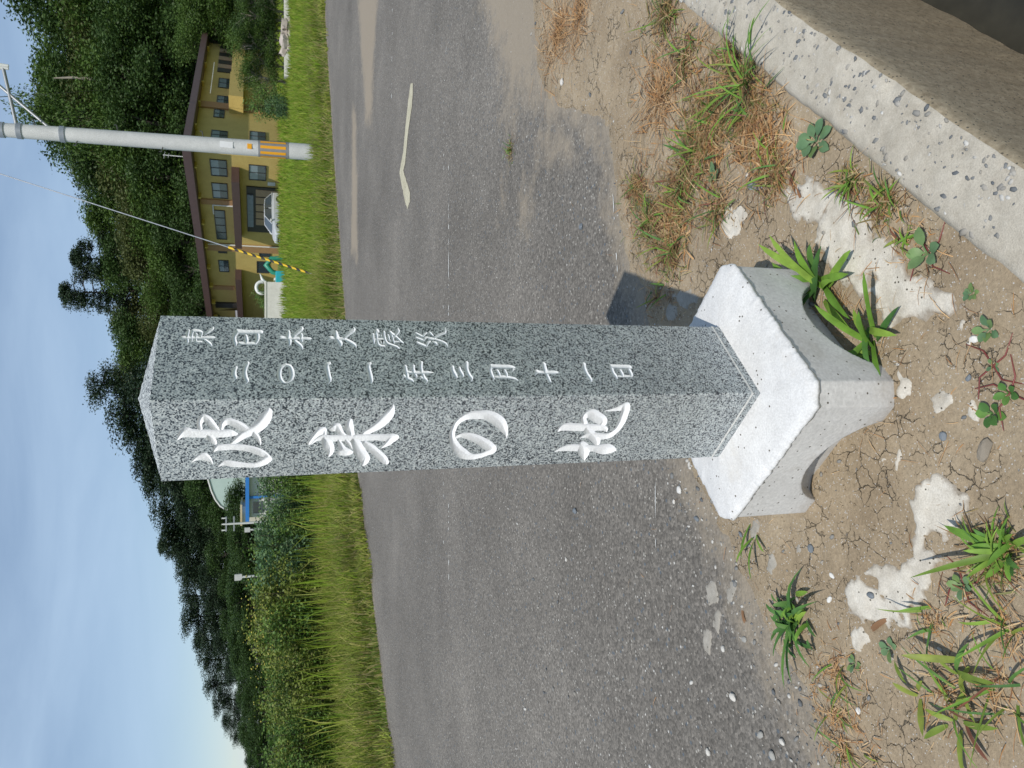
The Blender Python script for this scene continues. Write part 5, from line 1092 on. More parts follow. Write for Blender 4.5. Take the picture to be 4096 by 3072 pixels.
for i in range(22):
    py = 1600 + i * 68 + random.uniform(-15, 15); base = np.interp(py, [p[0] for p in sky_l], [p[1] for p in sky_l])
    lo = min(base + 90 + 60 * (i % 2), 985)
    tree_px('broad' if i % 2 else 'pine', (i * 3) % 4 if not i % 2 else (i % 2) * 0 + (0 if i % 4 else 3), lo, py, 98 - 3 * (i % 2), 'dark bushy tree at the foot of the pine wood beyond the field', gL, 1.4)
for i in range(16):
    py = 2050 + i * 72 + random.uniform(-20, 20)
    tree_px('broad', 0 if i % 3 else 3, np.interp(py, [2050, 2500, 3100], [900, 915, 985]) + random.uniform(-15, 15), py, 74 - 2 * (i % 3), 'low round dark tree in the belt between the thicket and the pine wood', gL, 2.3)
for i in range(7):
    tree_px('broad', (i * 2 + 1) % 6, 700 + 60 * (i % 3), -40 + i * 36, 84 + 2 * (i % 2), 'leafy tree crowding the end of the right wing of the ochre house', gH, 1.3)
# thicket of shrubs and tall weeds beyond the road
def shrub_proto(seed, fmat, h=1.7, n=3400, kind=0):
    r = np.random.default_rng(seed); mb = MB(); C, R = [], []
    for q in range(13):
        a = r.uniform(0, 6.28); L = r.uniform(.1, .55); z = h * r.uniform(.5, .98); c = np.array([math.cos(a) * L, math.sin(a) * L, z])
        mb.tube([(c[0] * .3, c[1] * .3, 0), (c[0] * .7, c[1] * .7, z * .6), tuple(c)], [.010, .007, .003], 5)
        C.append(c * np.array([1, 1, .86])); R.append(np.array([.20, .20, .26]) * r.uniform(.7, 1.3))
        C.append(c * np.array([.8, .8, .5])); R.append(np.array([.24, .24, .28]) * r.uniform(.8, 1.3))
    V, F = leaf_cloud(np.array(C), np.array(R), n, .06, r)
    fl = None
    if kind:
        n2 = 16; P2 = np.array([C[2 * r.integers(0, 13)] + np.array([r.normal(0, .1), r.normal(0, .1), .26 + r.uniform(-.05, .12)]) for _ in range(n2)])
        s = r.uniform(.010, .020, n2); fv, ff = soup(ICO_V, ICO_F, P2, rots(n2, .4, r), np.column_stack([s, s, s * 1.2])); fl = me_np('flower', fv, ff, YEL)
    return me_np('shrub_stem', mb.v, mb.f, BARK, True), me_np('shrub_leaf', V, F, fmat), fl
SHR = [shrub_proto(80 + i, F_SH[i % 3], kind=i >= 3) for i in range(6)]
SLAB = ['dark leafy shrub in the thicket beyond the road', 'bluish green shrub in the thicket beyond the road', 'yellow green weedy shrub in the thicket beyond the road', 'dark leafy shrub with yellow flower heads in the thicket', 'bluish green shrub with yellow flower heads in the thicket', 'yellow green shrub with yellow flower heads in the thicket']
def shrub(i, x, y, h, wide=1.0):
    st, lf, fl = SHR[i]; e = empty('shrub', (x, y, float(tz(x, y)) - .02), random.uniform(0, 6.28)); s = h / 1.7; e.scale = (s * wide, s * wide, s)
    tag(e, SLAB[i], 'shrub', 'thicket shrubs beyond the road'); ob('stem', st, e); ob('foliage', lf, e)
    if fl: tag(ob('flower_heads', fl, e), kind='stuff')
for i in range(46):
    py = 1830 + (i % 23) * 58 + random.uniform(-20, 20); row = i // 23
    x0 = G(1500, py)[0] * 1.0
    Y = np.interp(py, [1830, 2300, 2800, 3150], [16.5, 15.0, 12.6, 11.0]) + row * 1.6 + random.uniform(-.4, .4)
    p = AT(np.interp(py, [1830, 2080, 2160, 2300, 2600, 3100], [1050, 1045, 1000, 985, 1005, 1040]) + random.uniform(-25, 45) - row * 15, py, Y)
    k = (1 if py < 2350 else 2) if random.random() < .62 else 0
    if 2350 < py < 2800 and random.random() < .6: k = random.choice([3, 4, 5])
    shrub(k, p[0], Y, max(.9, p[2] - float(tz(p[0], Y))), random.uniform(.95, 1.25))
# ------------------------------------------------------------------ the ochre house
P0 = AT(728, 572, 60)[:2]; P1 = np.array([7.74, 94.6]); P2 = np.array([34.1, 80.39])
dL = (P1 - P0) / np.linalg.norm(P1 - P0); dR = (P2 - P0) / np.linalg.norm(P2 - P0)
nL = np.array([-dL[1], dL[0]]); nR = np.array([dR[1], -dR[0]])
HW = np.linalg.solve(np.array([nL, nR]), np.array([nL @ P0 - 1.0, nR @ P0 - 1.0]))
HZ = -0.75
def fac(px, py, side, off=0.0):
    n, d = (nL, dL) if side == 'L' else (nR, dR)
    o = HW + n * off; dd = ray(px, py); t = ((o @ n)) / (dd[:2] @ n)
    P = dd * t; return float((P[:2] - o) @ d), EYE + float(P[2])
def c5(x, y): return (600 + x / 2.074, 500 + y / 2.074)
def c4(x, y): return (x / 1.58, y / 1.58)
def rect(side, cf, x0, y0, x1, y1, off=0.0):
    xm, ym = (x0 + x1) / 2, (y0 + y1) / 2
    s0 = fac(*cf(xm, y0), side, off)[0]; s1 = fac(*cf(xm, y1), side, off)[0]
    return min(s0, s1), max(s0, s1), fac(*cf(x1, ym), side, off)[1], fac(*cf(x0, ym), side, off)[1]
def hM(side):
    n, d = (nL, dL) if side == 'L' else (nR, dR)
    return Matrix(((d[0], n[0], 0, 0), (d[1], n[1], 0, 0), (0, 0, 1, 0), (0, 0, 0, 1)))
ML, MR = hM('L'), hM('R')
OCH = m_concrete('ochre_render', (0.47, 0.335, 0.10), (0.55, 0.405, 0.13), 0, 0.85, 0.8, 0.003)
BROWN = simple('brown_fascia', (0.075, 0.042, 0.036), 0.55, 0.12, 3)
PINK = simple('salmon_column', (0.36, 0.20, 0.085), 0.8, 0.1, 4)
DKW = simple('dark_frame', (0.035, 0.03, 0.026), 0.5, 0.2, 5)
WOODP = simple('tan_panel', (0.36, 0.245, 0.15), 0.7, 0.15, 6)
PIPEW = simple('white_pipe', (0.65, 0.65, 0.62), 0.5, 0.05, 5)
ROOFG = simple('grey_roof_sheet', (0.33, 0.33, 0.36), 0.5, 0.08, 4)
def m_glass(name, col, rough=0.08):
    m, t, b = mat_new(name); b.inputs['Base Color'].default_value = (*col, 1); b.inputs['Roughness'].default_value = rough
    b.inputs['Specular IOR Level'].default_value = 0.9; return m
GLS = m_glass('window_glass', (0.05, 0.065, 0.075)); GLS_C = m_glass('curtained_glass', (0.20, 0.25, 0.28), 0.15)
HOUSE = empty('ochre_house', (HW[0], HW[1], 0))
tag(HOUSE, 'long two storey ochre house with brown eaves at the foot of the wooded hill', 'house')
def hbox(name, mat, side, s0, s1, o0, o1, z0, z1, parent=None):
    return MB().box(s0, s1, o0, o1, z0, z1, ML if side == 'L' else MR).build(name, mat, HOUSE if parent is None else parent)
LEN_L, LEN_R = 42.0, 27.6
hbox('wall', OCH, 'L', -0.2, LEN_L, -0.3, 0, HZ - .3, 6.35); hbox('wall', OCH, 'R', -0.2, LEN_R, -0.3, 0, HZ - .3, 6.35)
pts = [HW * 0, dL * LEN_L, dL * LEN_L - nL * 14, dR * LEN_R - nR * 10, dR * LEN_R]
mb = MB(); mb.add([(*p, z) for z in (6.45, 6.75) for p in pts], [[0, 1, 2, 3, 4], [9, 8, 7, 6, 5]] + [[i, (i + 1) % 5, 5 + (i + 1) % 5, 5 + i] for i in range(5)])
RF = mb.build('roof', BROWN, HOUSE)
def eave(side, L, z0, z1, rise):
    d, n = (dL, nL) if side == 'L' else (dR, nR); mb = MB(); cs = [(-.3, 0), (1.0, 0), (1.04, .06), (.97, rise), (-.5, rise + .15), (-2.2, rise + .3)]
    a = -1.0 / max(.3, abs(dL @ nR)) if side == 'L' else -1.0
    corner = np.linalg.solve(np.array([nL, nR]), np.array([1.0, 1.0]))
    V = []
    for s, z in ((0, z0), (L, z1)):
        for o, dz in cs:
            base = d * s + n * o if s else np.linalg.solve(np.array([nL, nR]), np.array([o, o]))
            V.append((*base, z + dz))
    k = len(cs); mb.add(V, [[i, i + 1, k + i + 1, k + i] for i in range(k - 1)] + [list(range(k)), list(range(2 * k - 1, k - 1, -1))])
    return mb.build('eave_fascia', BROWN, RF)
eave('L', LEN_L, 5.98, 6.30, .68); eave('R', LEN_R, 5.98, 6.02, .60)
def window(side, R_, cols=2, rows=1, curt=0.5, depth=.07, name='window'):
    s0, s1, z0, z1 = R_; f = .07; mb = MB(); M = ML if side == 'L' else MR
    for a in ((s0, s1, z0, z0 + f), (s0, s1, z1 - f, z1), (s0, s0 + f, z0 + f, z1 - f), (s1 - f, s1, z0 + f, z1 - f)): mb.box(a[0], a[1], .003, depth, a[2], a[3], M)
    for c in range(1, cols):
        x = s0 + (s1 - s0) * c / cols; mb.box(x - .03, x + .03, .004, depth - .01, z0 + f, z1 - f, M)
    w = mb.build(name, DKW, HOUSE)
    for c in range(cols):
        a = s0 + (s1 - s0) * c / cols + .04; b = s0 + (s1 - s0) * (c + 1) / cols - .04
        for rr in range(2 if curt else 1):
            za, zb = z0 + f, z1 - f; zm = za + (zb - za) * .5
            lo_, hi_ = ((za, zb),) [0] if not curt else ((za, zm), (zm, zb))[rr]
            p = MB().box(a, b, .006, .03, lo_, hi_, M).build('pane', (GLS_C if rr == 1 else GLS) if curt else GLS, w)
    return w
for R_, cs, cu in (((500, 285, 640, 420), 2, 1), ((515, 480, 645, 605), 2, 1), ((540, 705, 630, 945), 4, 0), ((570, 1120, 655, 1215), 2, 1), ((820, 330, 965, 455), 2, 1), ((905, 1050, 1000, 1090), 1, 0), ((885, 1130, 990, 1225), 2, 0)):
    window('L', rect('L', c5, *R_), cs, 1, cu)
for R_, cf, cu in (((505, 50, 645, 120), c5, 1), ((825, 60, 960, 135), c5, 1), ((1350, 695, 1420, 745), c4, 1), ((1380, 500, 1480, 560), c4, 1), ((1370, 610, 1460, 660), c4, 1)):
    window('R', rect('R', cf, *R_), 2, 1, cu)
a = rect('L', c5, 565, 1030, 640, 1060); hbox('vent', DKW, 'L', a[0], a[1], .003, .06, a[2], a[3])
for R_ in ((430, 615, 690, 655), (460, 990, 1040, 1045), (510, 1330, 700, 1360)):
    a = rect('L', c5, *R_); hbox('column', PINK, 'L', a[0], a[1], -.1, .12, HZ if R_[2] > 900 else a[2], 5.98)
a = rect('R', c4, 1250, 660, 1480, 690); hbox('column', PINK, 'R', a[0], a[1] + .2, -.1, .14, HZ, 5.98)
for s in (fac(*c5(700, 662), 'L')[0], fac(*c5(700, 985), 'L')[0]):
    q = [HW * 0 + dL * s + nL * .16] * 2; MB().tube([(*q[0], 5.0 if s < 12 else 5.9), (*q[0], 3.3 if s < 12 else HZ)], .06, 6).build('downpipe', PIPEW, HOUSE)
s_ = fac(*c5(700, 662), 'L')[0]; MB().tube([(*(dL * s_ + nL * .16), 5.0), (*(dL * (s_ + 1.6) + nL * .16), 5.0)], .06, 6).build('downpipe', PIPEW, HOUSE)
# projecting entrance canopy
a = rect('L', c5, 680, 540, 755, 1025, 1.4); hbox('canopy', BROWN, 'L', a[0] - 1.2, a[1], .02, 1.4, 2.70, 3.30)
a2 = rect('L', c5, 700, 1285, 755, 1600, 1.2); hbox('canopy', BROWN, 'L', a2[0], LEN_L, .02, 1.2, 2.9, 3.5)
a = rect('L', c5, 800, 510, 1000, 880); EN = hbox('entrance', DKW, 'L', a[0], a[1], .01, .12, HZ + .2, 2.2)
for k in range(5):
    w_ = (a[1] - a[0] - 1.6) / 5; hbox('panel', WOODP, 'L', a[0] + .3 + k * w_, a[0] + .3 + (k + 1) * w_ - .22, .13, .17, HZ + .3, 1.45, EN)
hbox('sign_board', simple('grey_sign', (.22, .25, .30), .6, .2, 4), 'L', a[0] + 1.2, a[1] - 1.2, .14, .24, 1.65, 2.15, EN)
hbox('notice', PIPEW, 'L', a[0] - .9, a[0] - .4, .02, .08, -.1, .5)
# pale lower band and rafter ends under the eaves
YEL_S = simple('ochre_bracket', (.45, .33, .05), .7, .1, 4)
for k in range(9): hbox('bracket', YEL_S, 'L', 1.5 + k * 4.7, 1.75 + k * 4.7, .35, .8, 5.80, 5.97 + .036 * k, RF)
for k in range(5): hbox('bracket', YEL_S, 'R', 2.5 + k * 5.2, 2.75 + k * 5.2, .35, .8, 5.80, 5.97, RF)
# balconies on the right wing
b1 = rect('R', c4, 1480, 270, 1550, 540, 1.2); BAL = hbox('balcony', OCH, 'R', 14.6, LEN_R, 1.0, 1.2, 2.45, 3.55); hbox('balcony_floor', OCH, 'R', 14.6, LEN_R, .0, 1.0, 2.45, 2.6, BAL)
BAL2 = hbox('balcony', OCH, 'R', 8.0, 14.3, 1.25, 1.5, 2.45, 3.6); hbox('balcony_floor', OCH, 'R', 8.0, 14.3, .0, 1.25, 2.45, 2.6, BAL2); hbox('balcony_side', OCH, 'R', 8.0, 8.2, .0, 1.25, 2.6, 3.6, BAL2)
for k in range(7): hbox('louver_screen', WOODP if k % 2 else DKW, 'R', 18.5 + k * 1.25, 19.6 + k * 1.25, .02, .08, 3.6, 4.9)
MB().tube([(*(dR * 9.5 + nR * 1.0), 5.1), (*(dR * 18 + nR * 1.0), 5.1)], .03, 5).build('laundry_rail', PIPEW, HOUSE)
# grey sheet roof of the low wing next to the far canopy
gq = rect('L', c5, 550, 1410, 690, 1600)
mb = MB(); d0, d1 = dL * 32.5 + nL * .5, dL * 45 + nL * .5
mb.add([(*d0, 3.6), (*d1, 3.6), (*(d1 - nL * 5), 5.9), (*(d0 - nL * .55 + dL * 1.6), 5.9), (*d0, 3.45), (*d1, 3.45)], [[0, 1, 2, 3], [4, 5, 1, 0]]); mb.build('low_roof', ROOFG, HOUSE)
hbox('dark_gable', DKW, 'L', 31.2, 32.6, .01, .2, 3.5, 5.9)
# roof aerial
MB().tube([(*(dR * 1.5 - nR * 1.5), 6.7), (*(dR * 1.5 - nR * 1.5), 8.3)], .03, 5).tube([(*(dR * .9 - nR * 1.5), 8.2), (*(dR * 2.1 - nR * 1.5), 8.2)], .02, 5).tube([(*(dR * 1.1 - nR * 1.5), 7.9), (*(dR * 1.9 - nR * 1.5), 7.9)], .02, 5).build('aerial', PIPEW, RF)

# ------------------------------------------------------------------ car parked at the entrance
def build_car():
    PAINT = simple('silver_paint', (.55, .57, .60), .3, .03, 5, .2); RUB = simple('tyre_rubber', (.02, .02, .02), .8, .2, 10); RIM = simple('alloy', (.45, .45, .46), .35, .1, 10, .8)
    e = empty('parked_car', (13.9, 65.6, -.74), math.radians(203)); tag(e, 'silver hatchback parked on the forecourt of the ochre house', 'car')
    def loft(name, secs, mat, parent=e):
        """secs: list of (x, [(y,z)...]) closed outlines"""
        V = [(x, y, z) for x, s in secs for y, z in s]; k = len(secs[0][1]); F = []
        for i in range(len(secs) - 1):
            for j in range(k): F.append([i * k + j, i * k + (j + 1) % k, (i + 1) * k + (j + 1) % k, (i + 1) * k + j])
        F += [list(range(k - 1, -1, -1)), list(range((len(secs) - 1) * k, len(secs) * k))]
        return ob(name, me_np(name, V, F, mat), parent)
    def sec(w, z0, z1): return [(-w * .93, z0), (w * .93, z0), (w, z0 + .18), (w, z0 + (z1 - z0) * .75), (w * .93, z1), (-w * .93, z1), (-w, z0 + (z1 - z0) * .75), (-w, z0 + .18)]
    loft('body', [(-2.05, sec(.70, .34, .80)), (-1.95, sec(.80, .22, .92)), (-1.2, sec(.84, .20, .96)), (0, sec(.85, .20, .96)), (.9, sec(.85, .20, .94)), (1.6, sec(.83, .20, .84)), (1.98, sec(.76, .24, .70)), (2.08, sec(.66, .30, .60))], PAINT)
    def cab(w, z): return [(-w, z), (w, z)]
    V = [(-1.85, -.76, .94), (-1.85, .76, .94), (1.1, .78, .93), (1.1, -.78, .93), (-1.35, -.60, 1.46), (-1.35, .60, 1.46), (.30, .62, 1.47), (.30, -.62, 1.47), (-.6, -.63, 1.50), (-.6, .63, 1.50)]
    ob('roof', me_np('roof', [V[4], V[8], V[7], V[6], V[9], V[5], (-1.3, 0, 1.51), (-.6, 0, 1.545), (.25, 0, 1.515)], [[0, 1, 7, 6], [1, 2, 8, 7], [6, 7, 4, 5], [7, 8, 3, 4]], PAINT), e)
    ob('windscreen', me_np('windscreen', [V[3], V[2], V[6], V[7]], [[0, 1, 2, 3]], GLS), e); ob('rear_window', me_np('rear_window', [V[1], V[0], V[4], V[5]], [[0, 1, 2, 3]], GLS), e)
    for s in (-1, 1):
        y0, y1 = .785 * s, .645 * s
        ob('side_window', me_np('side_window', [(-1.75, y0, .95), (-.45, y0, .95), (-.45, y1, 1.48), (-1.3, y1, 1.44)], [[0, 1, 2, 3]], GLS), e); ob('side_window', me_np('side_window', [(-.37, y0, .95), (.95, y0, .95), (.28, y1, 1.45), (-.37, y1, 1.48)], [[0, 1, 2, 3]], GLS), e)
        MB().box(-.46, -.36, y0 - .01, y0 + .01, .94, 1.2).box(-2, 1.0, y0 - .015, y0 + .015, .9, .95).build('pillar', PAINT, e)
        MB().tube([(1.12, y0, .93), (.30, y1, 1.48), (-.6, y1, 1.51), (-1.35, y1, 1.47), (-1.87, y0, .93)], .035, 6).build('roof_rail', PAINT, e, True)
        MB().box(.78, .92, (y0 + .02 * s) if s > 0 else y0 - .20, (y0 + .20) if s > 0 else y0 - .02, .95, 1.08).build('mirror', PIPEW, e, False, .02)
        MB().box(1.78, 2.03, .55 * s - .13, .55 * s + .13, .58, .72).build('headlight', m_glass('lamp_glass', (.7, .7, .7)), e, False, .03)
        for xw in (-1.28, 1.30):
            w = ob('wheel', MB().tube([(xw, .70 * s, .31), (xw, .87 * s, .31)], .31, 18).build('tmp', RUB).data, e); bpy.data.objects.remove(bpy.data.objects['tmp'], do_unlink=True)
            ob('rim', me_np('rim', *(lambda m_: (m_.v, m_.f))(MB().tube([(xw, .80 * s, .31), (xw, .885 * s, .31)], .20, 12)), RIM), w)
    MB().box(2.02, 2.09, -.35, .35, .36, .50).build('grille', RUB, e)
    return e
build_car()
# ------------------------------------------------------------------ utility pole, stay wire, cables
PX, PY = 5.585, 18.62
CONC_P = m_concrete('pole_concrete', (0.50, 0.50, 0.49), (0.60, 0.60, 0.585), 0, 0.8, 3, 0.002)
STEEL = simple('galvanised_steel', (.33, .34, .35), .45, .15, 8, .6); DKS = simple('dark_steel', (.09, .09, .09), .5, .2, 8, .4)
ORG = simple('orange_stripe', (.75, .34, .01), .5, .05, 5); GRYW = simple('grey_wrap', (.22, .22, .22), .6, .1, 6)
POLE = empty('utility_pole', (PX, PY, 0)); tag(POLE, 'tall grey concrete utility pole with orange striped guard in the meadow', 'utility pole')
lx = -.022                                                    # leans a touch, as in the photo
def pr(z): return .192 - z * .0068
def pc(z): return (lx * z, 0, z)
MB().tube([pc(-.2), pc(2), pc(5), pc(8), pc(10.5)], [pr(z) for z in (-.2, 2, 5, 8, 10.5)], 24).build('shaft', CONC_P, POLE, True)
GU = MB().tube([pc(.68), pc(1.36)], [pr(.68) + .006, pr(1.36) + .006], 24).build('guard', GRYW, POLE, True)
for k in range(9):
    a = 2 * math.pi * k / 9 - 1.62; mb = MB(); V = []
    for z in (.74, 1.31):
        for da in (-.17, 0, .17): V.append((pc(z)[0] + math.cos(a + da) * (pr(z) + .0105), math.sin(a + da) * (pr(z) + .0105), z))
    mb.add(V, [[0, 1, 4, 3], [1, 2, 5, 4]]); mb.build('stripe', ORG, GU)
for z in (5.39, 6.20, 6.53, 8.6): MB().tube([pc(z - .05), pc(z + .05)], pr(z) + .018, 20).build('band', STEEL, POLE, True)
for k, z in enumerate((2.55, 3.4, 4.3, 5.1, 5.9, 6.8)):
    a = math.pi + .4 if k % 2 else -.5
    c = pc(z); q = (c[0] + math.cos(a) * (pr(z) + .12), math.sin(a) * (pr(z) + .12), z + .02); MB().tube([(c[0] + math.cos(a) * pr(z) * .9, math.sin(a) * pr(z) * .9, z), q, (q[0], q[1], q[2] + .05)], .012, 6).build('step_bolt', DKS, POLE)
MB().box(-.07, .07, -.003, .003, -.14, .14, Matrix.Translation((pc(2.05)[0] - .02, -pr(2.0) - .006, 2.05))).build('number_plate', simple('plate_white', (.7, .7, .7), .5, .05, 5), POLE)
MB().box(-.06, .06, -.003, .003, -.05, .05, Matrix.Translation((pc(1.55)[0] - .02, -pr(1.55) - .008, 1.55))).build('tag_plate', ORG, POLE)
def rel(P): return (P[0] - PX, P[1] - PY, P[2])
a = AT(*c4(400, 880), PY); b_ = AT(*c4(0, 545), PY); dirb = (b_ - a); e_ = a + dirb * 1.9
MB().tube([rel(a), rel(e_)], .032, 8).build('brace', STEEL, POLE, True)
a = AT(*c4(110, 815), PY); b_ = AT(*c4(20, 430), PY)
MB().tube([rel(a), rel(b_)], .036, 8).build('arm', STEEL, POLE, True)
for t in (0, 1): MB().tube([(rel(b_)[0] + .06 * t, rel(b_)[1], rel(b_)[2] - .10), (rel(b_)[0] + .06 * t, rel(b_)[1], rel(b_)[2] + .12)], [.03, .045], 8).build('insulator', PIPEW, POLE, True)
MB().box(-1.2, 1.2, -.06, .06, -.05, .05, Matrix.Translation((pc(9.2)[0] + .3, -.2, 9.2))).build('crossarm', STEEL, POLE)
# stay wire with striped cover
Aq = AT(1232, 1090, 17.4); Tq = np.array([PX + lx * 9.6, PY, 9.6]); 
on = AT(914, 989, 17.75)
WIRE = simple('steel_wire', (.42, .43, .45), .4, .1, 10, .5)
STAY = empty('stay_wire', tuple(Aq)); tag(STAY, 'steel stay wire from the pole with yellow and black striped guard at its foot', 'stay wire')
up_ = (on - Aq) / np.linalg.norm(on - Aq)
mb = MB(); mb.tube([tuple(up_ * -.55), tuple(on - Aq), tuple(Tq - Aq)], .011, 6); mb.build('wire', WIRE, STAY, True)
Lg = np.linalg.norm(on - Aq); BLK = simple('black_stripe', (.02, .02, .02), .5, .1, 5); YLW = simple('yellow_guard', (.72, .47, .02), .5, .05, 5)
gd = MB().tube([(0, 0, 0), tuple(on - Aq)], .027, 10).build('guard', YLW, STAY, True)
ua = Vector(up_).orthogonal().normalized(); ub = Vector(up_).cross(ua)
for k in range(9):
    V = []; s0 = Lg * (k + .15) / 9
    for j in range(17):
        an = 2 * math.pi * j / 16; off = s0 + .07 * math.cos(an)
        for w_ in (0, Lg / 9 * .46): V.append(tuple(Vector(up_) * (off + w_) + (ua * math.cos(an) + ub * math.sin(an)) * .0293))
    MB().add(V, [[2 * j, 2 * j + 2, 2 * j + 3, 2 * j + 1] for j in range(16)]).build('stripe', BLK, gd)
def cable(name, A, B, sag, r_, label):
    pts = [(*(A + (B - A) * t)[:2], (A + (B - A) * t)[2] - sag * 4 * t * (1 - t)) for t in np.linspace(0, 1, 17)]
    tag(MB().tube(pts, r_, 6).build(name, DKS, None, True), label, 'cable', 'overhead cables')
cable('overhead_cable', np.array([PX - .2, PY, 9.3]), AT(100, 110, 60) + np.array([6, 40, 0]), .5, .02, 'dark overhead cable running from the pole into the hill trees')
cable('overhead_cable', np.array([PX + .1, PY, 9.0]), AT(120, -60, 60) + np.array([8, 40, 0]), .6, .014, 'thin overhead cable beside the dark one above the pole arm')

# ------------------------------------------------------------------ small things round the house and field
# hedge trees with slim pale trunks in front of the right wing
HT = [tree_proto('hedge', 'broad', 95 + i, F_BR[1 if i else 0], BARK_P, 10, 7500) for i in range(2)]
for i, yy in enumerate((-20, 75, 130, 190, 255, 345, 420, 515)):
    p = AT(*c4(1760, yy), 50); e = empty('hedge_tree', (p[0], 50, -.8), random.uniform(0, 6)); h_ = 2.9 + .5 * (i % 3); s = h_ / 10; e.scale = (s * 1.5, s * 1.5, s)
    tag(e, 'small tree with slim pale trunk in the hedge before the right wing of the house', 'tree', 'hedge trees beside the house'); ob('trunk', HT[i % 2][0], e); ob('crown', HT[i % 2][1], e)
for i, (px, py, Y, h_, lab) in enumerate((((960), 1180, 60, 2.6, 'dark round bush by the far canopy of the ochre house'), (985, 1215, 58, 2.2, 'leafy bush beside the white block wall'), (1090, 430, 46, 1.8, 'grey green bush beside the balcony wing'), (1020, 420, 49, 3.0, 'bushy green shrub under the balcony wing'))):
    p = AT(1100, py, Y); st, lf, fl = SHR[0 if i != 2 else 1]; e = empty('bush', (p[0], Y, -.75)); s = h_ / 1.7; e.scale = (s * 1.1, s * 1.1, s); tag(e, lab, 'bush'); ob('stem', st, e); ob('foliage', lf, e)
WHT = m_concrete('white_block', (.55, .53, .47), (.66, .64, .58), 0, .85, 3, .003)
p = AT(1060, 1252, 56); mb = MB(); mb.box(-1.2, 2.2, -.15, .15, -.8, .75).box(-1.25, 2.25, -.19, .19, .75, .87)
o = mb.build('block_wall', WHT); o.location = (p[0], 56, 0); tag(o, 'short white block wall at the edge of the house garden', 'wall')
# white ring ornament and turquoise and green play figures in the garden
TEAL = simple('turquoise_paint', (.02, .36, .42), .45, .1, 5); GRN = simple('green_paint', (.02, .22, .14), .45, .1, 5)
p = AT(1048, 1145, 60); e = empty('ring_ornament', (p[0], 60, -.75)); tag(e, 'white ring shaped ornament with a pointed tip on a turquoise stand', 'ornament')
a_ = np.linspace(-.25, 2 * math.pi - .6, 22); mb = MB(); mb.tube([(math.cos(t) * .45 - .1, 0, 1.75 + math.sin(t) * .42) for t in a_] + [(.55, 0, 1.75), (.95, 0, 1.9)], [.13] * 22 + [.11, .03], 8); mb.build('ring', PIPEW, e, True)
MB().tube([(-.1, 0, 0), (-.1, 0, 1.35)], [.28, .16], 10).build('stand', TEAL, e, True)
p = AT(1095, 1062, 60); e = empty('play_figure', (p[0], 60, -.75)); tag(e, 'green curved play figure in the garden near the white ring', 'play equipment')
MB().tube([(-.7, 0, .2), (-.5, 0, 1.0), (0, 0, 1.45), (.5, 0, 1.1), (.6, 0, .2)], [.16, .2, .22, .2, .16], 10).build('hoop', GRN, e, True); MB().box(-.9, -.4, -.25, .25, 0, .35).build('foot', TEAL, e)
for k, (py, w_) in enumerate(((1112, .5), (1138, .6), (1162, .6))):
    p = AT(1098, py, 59); o = MB().box(-w_, w_, -.3, .3, 0, .75 + .1 * (k % 2)).build('play_box', TEAL if k != 1 else PIPEW, None, False, .05); o.location = (p[0], 59 + .9 * k, -.7)
    tag(o, ('turquoise box beside the green play figure', 'low white box between turquoise boxes', 'turquoise box below the white ring ornament')[k], 'box')
# pale low wall and rubble at the field edge
p0_, p1_ = AT(1142, -40, 47), AT(1140, 310, 47)
o = MB().box(0, float(np.linalg.norm(p1_ - p0_)) , -.2, .2, -.3, .55).build('low_wall', WHT); o.location = (p1_[0], 47, -.75); o.rotation_euler = (0, 0, math.atan2(p0_[1] - p1_[1], p0_[0] - p1_[0])); tag(o, 'long pale low wall behind the meadow grass', 'wall')
bm = bmesh.new(); bmesh.ops.create_cube(bm, size=1.5); bmesh.ops.subdivide_edges(bm, edges=bm.edges[:], cuts=2)
for vtx in bm.verts: vtx.co += Vector((random.uniform(-.16, .16), random.uniform(-.16, .16), random.uniform(-.14, .14))); vtx.co.z *= .6
RUB_ = bpy.data.meshes.new('rubble_block'); bm.to_mesh(RUB_); bm.free(); RUB_.materials.append(m_concrete('pinkish_concrete', (.36, .30, .26), (.50, .44, .39), 0, .9, 2, .01))
for k in range(13):
    p = AT(1128 + (k % 4) * 17, 90 + k * 9.5, 40); s = random.uniform(.22, .42)
    tag(ob('rubble_block', RUB_, None, (p[0], 40 + random.uniform(-.4, .4), -.62 + .33 * (k % 3)), (random.uniform(-.4, .4), random.uniform(-.4, .4), random.uniform(0, 6)), (s, s, s)), 'broken pinkish concrete block in the rubble heap behind the meadow', 'rubble', 'rubble heap')
# bare pale trunk on the slope
pa, pb = AT(215, 312, 103), AT(356, 315, 103)
tag(MB().tube([tuple(pb - np.array([0, 0, 3])), tuple(pb), tuple((pa + pb) / 2 + np.array([.1, 0, 0])), tuple(pa)], [.22, .2, .15, .06], 8).build('bare_trunk', BARK_P, None, True), 'bare pale dead trunk standing among the hill trees', 'dead tree')
# buildings beyond the thicket
MINT = simple('mint_roof', (.42, .52, .47), .5, .06, 1); BLUE = simple('blue_trim', (.02, .16, .48), .5, .05, 3); WHB = m_concrete('white_siding', (.52, .52, .49), (.60, .60, .57), 0, .8, 1, .003)
e = empty('round_roofed_shed', (-13.5, 84, 0)); tag(e, 'pale mint shed with a curved roof among trees beyond the field', 'shed')
V, F = [], []; na = 16
tops = [AT(843, 1900, 84), AT(917, 2042, 84)]; xr = tops[1][0]; zt_, zl_ = tops[0][2] + .6, tops[1][2] - .4; xc = tops[0][0] + 3.5
for yy in (0, 9):
    for k in range(na + 1):
        t = math.pi * k / na; V.append((xc - (-13.5) - (xc - xr) * math.cos(math.pi - t) * -1, yy, zl_ + (zt_ - zl_) * math.sin(t) ** .8))
    V += [(xr + 13.5, yy, -1), (2 * xc - xr + 13.5, yy, -1)]
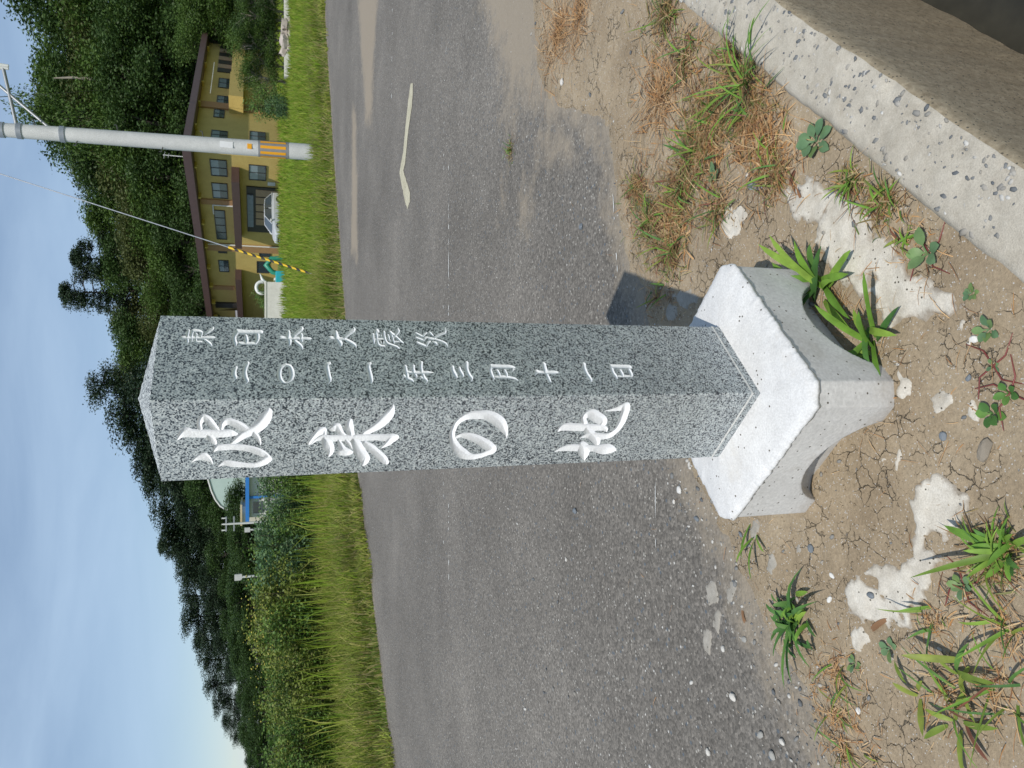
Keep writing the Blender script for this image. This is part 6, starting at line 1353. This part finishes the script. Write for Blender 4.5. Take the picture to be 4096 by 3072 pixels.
m_ = na + 3
F += [[k, k + 1, m_ + k + 1, m_ + k] for k in range(na)]; ob('roof', me_np('roof', V, F, MINT, True), e)
ob('wall', me_np('wall', V[:na + 3], [list(range(na + 1)) + [na + 2, na + 1]], MINT), e)
MB().tube([(x + 0, -.02, z) for x, y, z in V[:na + 1]], .10, 6).build('roof_trim', WHB, e, True)
e = empty('blue_trimmed_house', (-10.4, 62, 0)); tag(e, 'white single storey house with bright blue roof trim behind the thicket', 'house')
pl, pr_ = AT(983, 1880, 62), AT(990, 2070, 62)
x0_, x1_ = pr_[0] + 10.4, pl[0] + 10.4
MB().box(x0_, x1_ + 4, 0, 6, -1, pl[2] - .25).build('wall', WHB, e); rf = MB().box(x0_ - .35, x1_ + 4.4, -.5, 6.5, pl[2] - .25, pl[2] + .02).build('roof', BLUE, e)
MB().box(x0_ + 1.5, x0_ + 1.68, -.3, -.1, -.8, pl[2] - .25).build('drainpipe', BLUE, e)
MB().box(x0_ + .3, x0_ + 1.2, -.03, .02, .9, 1.7).build('window', GLS, e)
e = empty('beige_outbuilding', (-12.6, 66, 0)); tag(e, 'small beige outbuilding with a window beside the blue trimmed house', 'building')
pl, pr_ = AT(961, 2027, 66), AT(965, 2092, 66); x0_, x1_ = pr_[0] + 12.6, pl[0] + 12.6
BEI = m_concrete('beige_wall', (.48, .45, .36), (.56, .53, .44), 0, .8, 1, .003)
MB().box(x0_, x1_, 0, 4, -1, pl[2] - .15).build('wall', BEI, e); MB().box(x0_ - .2, x1_ + .2, -.2, 4.2, pl[2] - .15, pl[2]).build('roof', simple('tan_roof', (.45, .36, .2), .7, .1, 3), e); MB().box(x0_ + .5, x0_ + 1.0, -.03, .02, 1.5, 2.2).build('window', GLS, e)
def far_pole(py, pxt, Y, lab, arms, cat):
    p = AT(pxt, py, Y); e = empty('service_pole' if arms else 'sign_post', (p[0], Y, -.7)); tag(e, lab, cat); h_ = p[2] + .7
    MB().tube([(0, 0, 0), (0, 0, h_)], [.11, .07] if arms else [.05, .05], 8).build('post', CONC_P, e, True)
    if arms:
        for k in (0, .55): MB().box(-.55, .55, -.05, .05, h_ - .25 - k, h_ - .15 - k).build('crossarm', STEEL, e)
        for sx in (-.45, 0, .45): MB().tube([(sx, 0, h_ - .15), (sx, 0, h_ + .12)], .05, 6).build('insulator', PIPEW, e)
    else:
        MB().box(-.13, .13, -.05, .05, h_ - .30, h_).build('panel', simple('grey_panel', (.45, .45, .44), .6, .1, 5), e)
far_pole(2097, 893, 60, 'thin service pole with crossarms beside the beige outbuilding', True, 'utility pole')
far_pole(2120, 978, 45, 'white panel on a post behind the thicket near the service pole', False, 'sign')
far_pole(2310, 938, 34, 'white lamp like panel on a thin post rising from the thicket', False, 'sign')
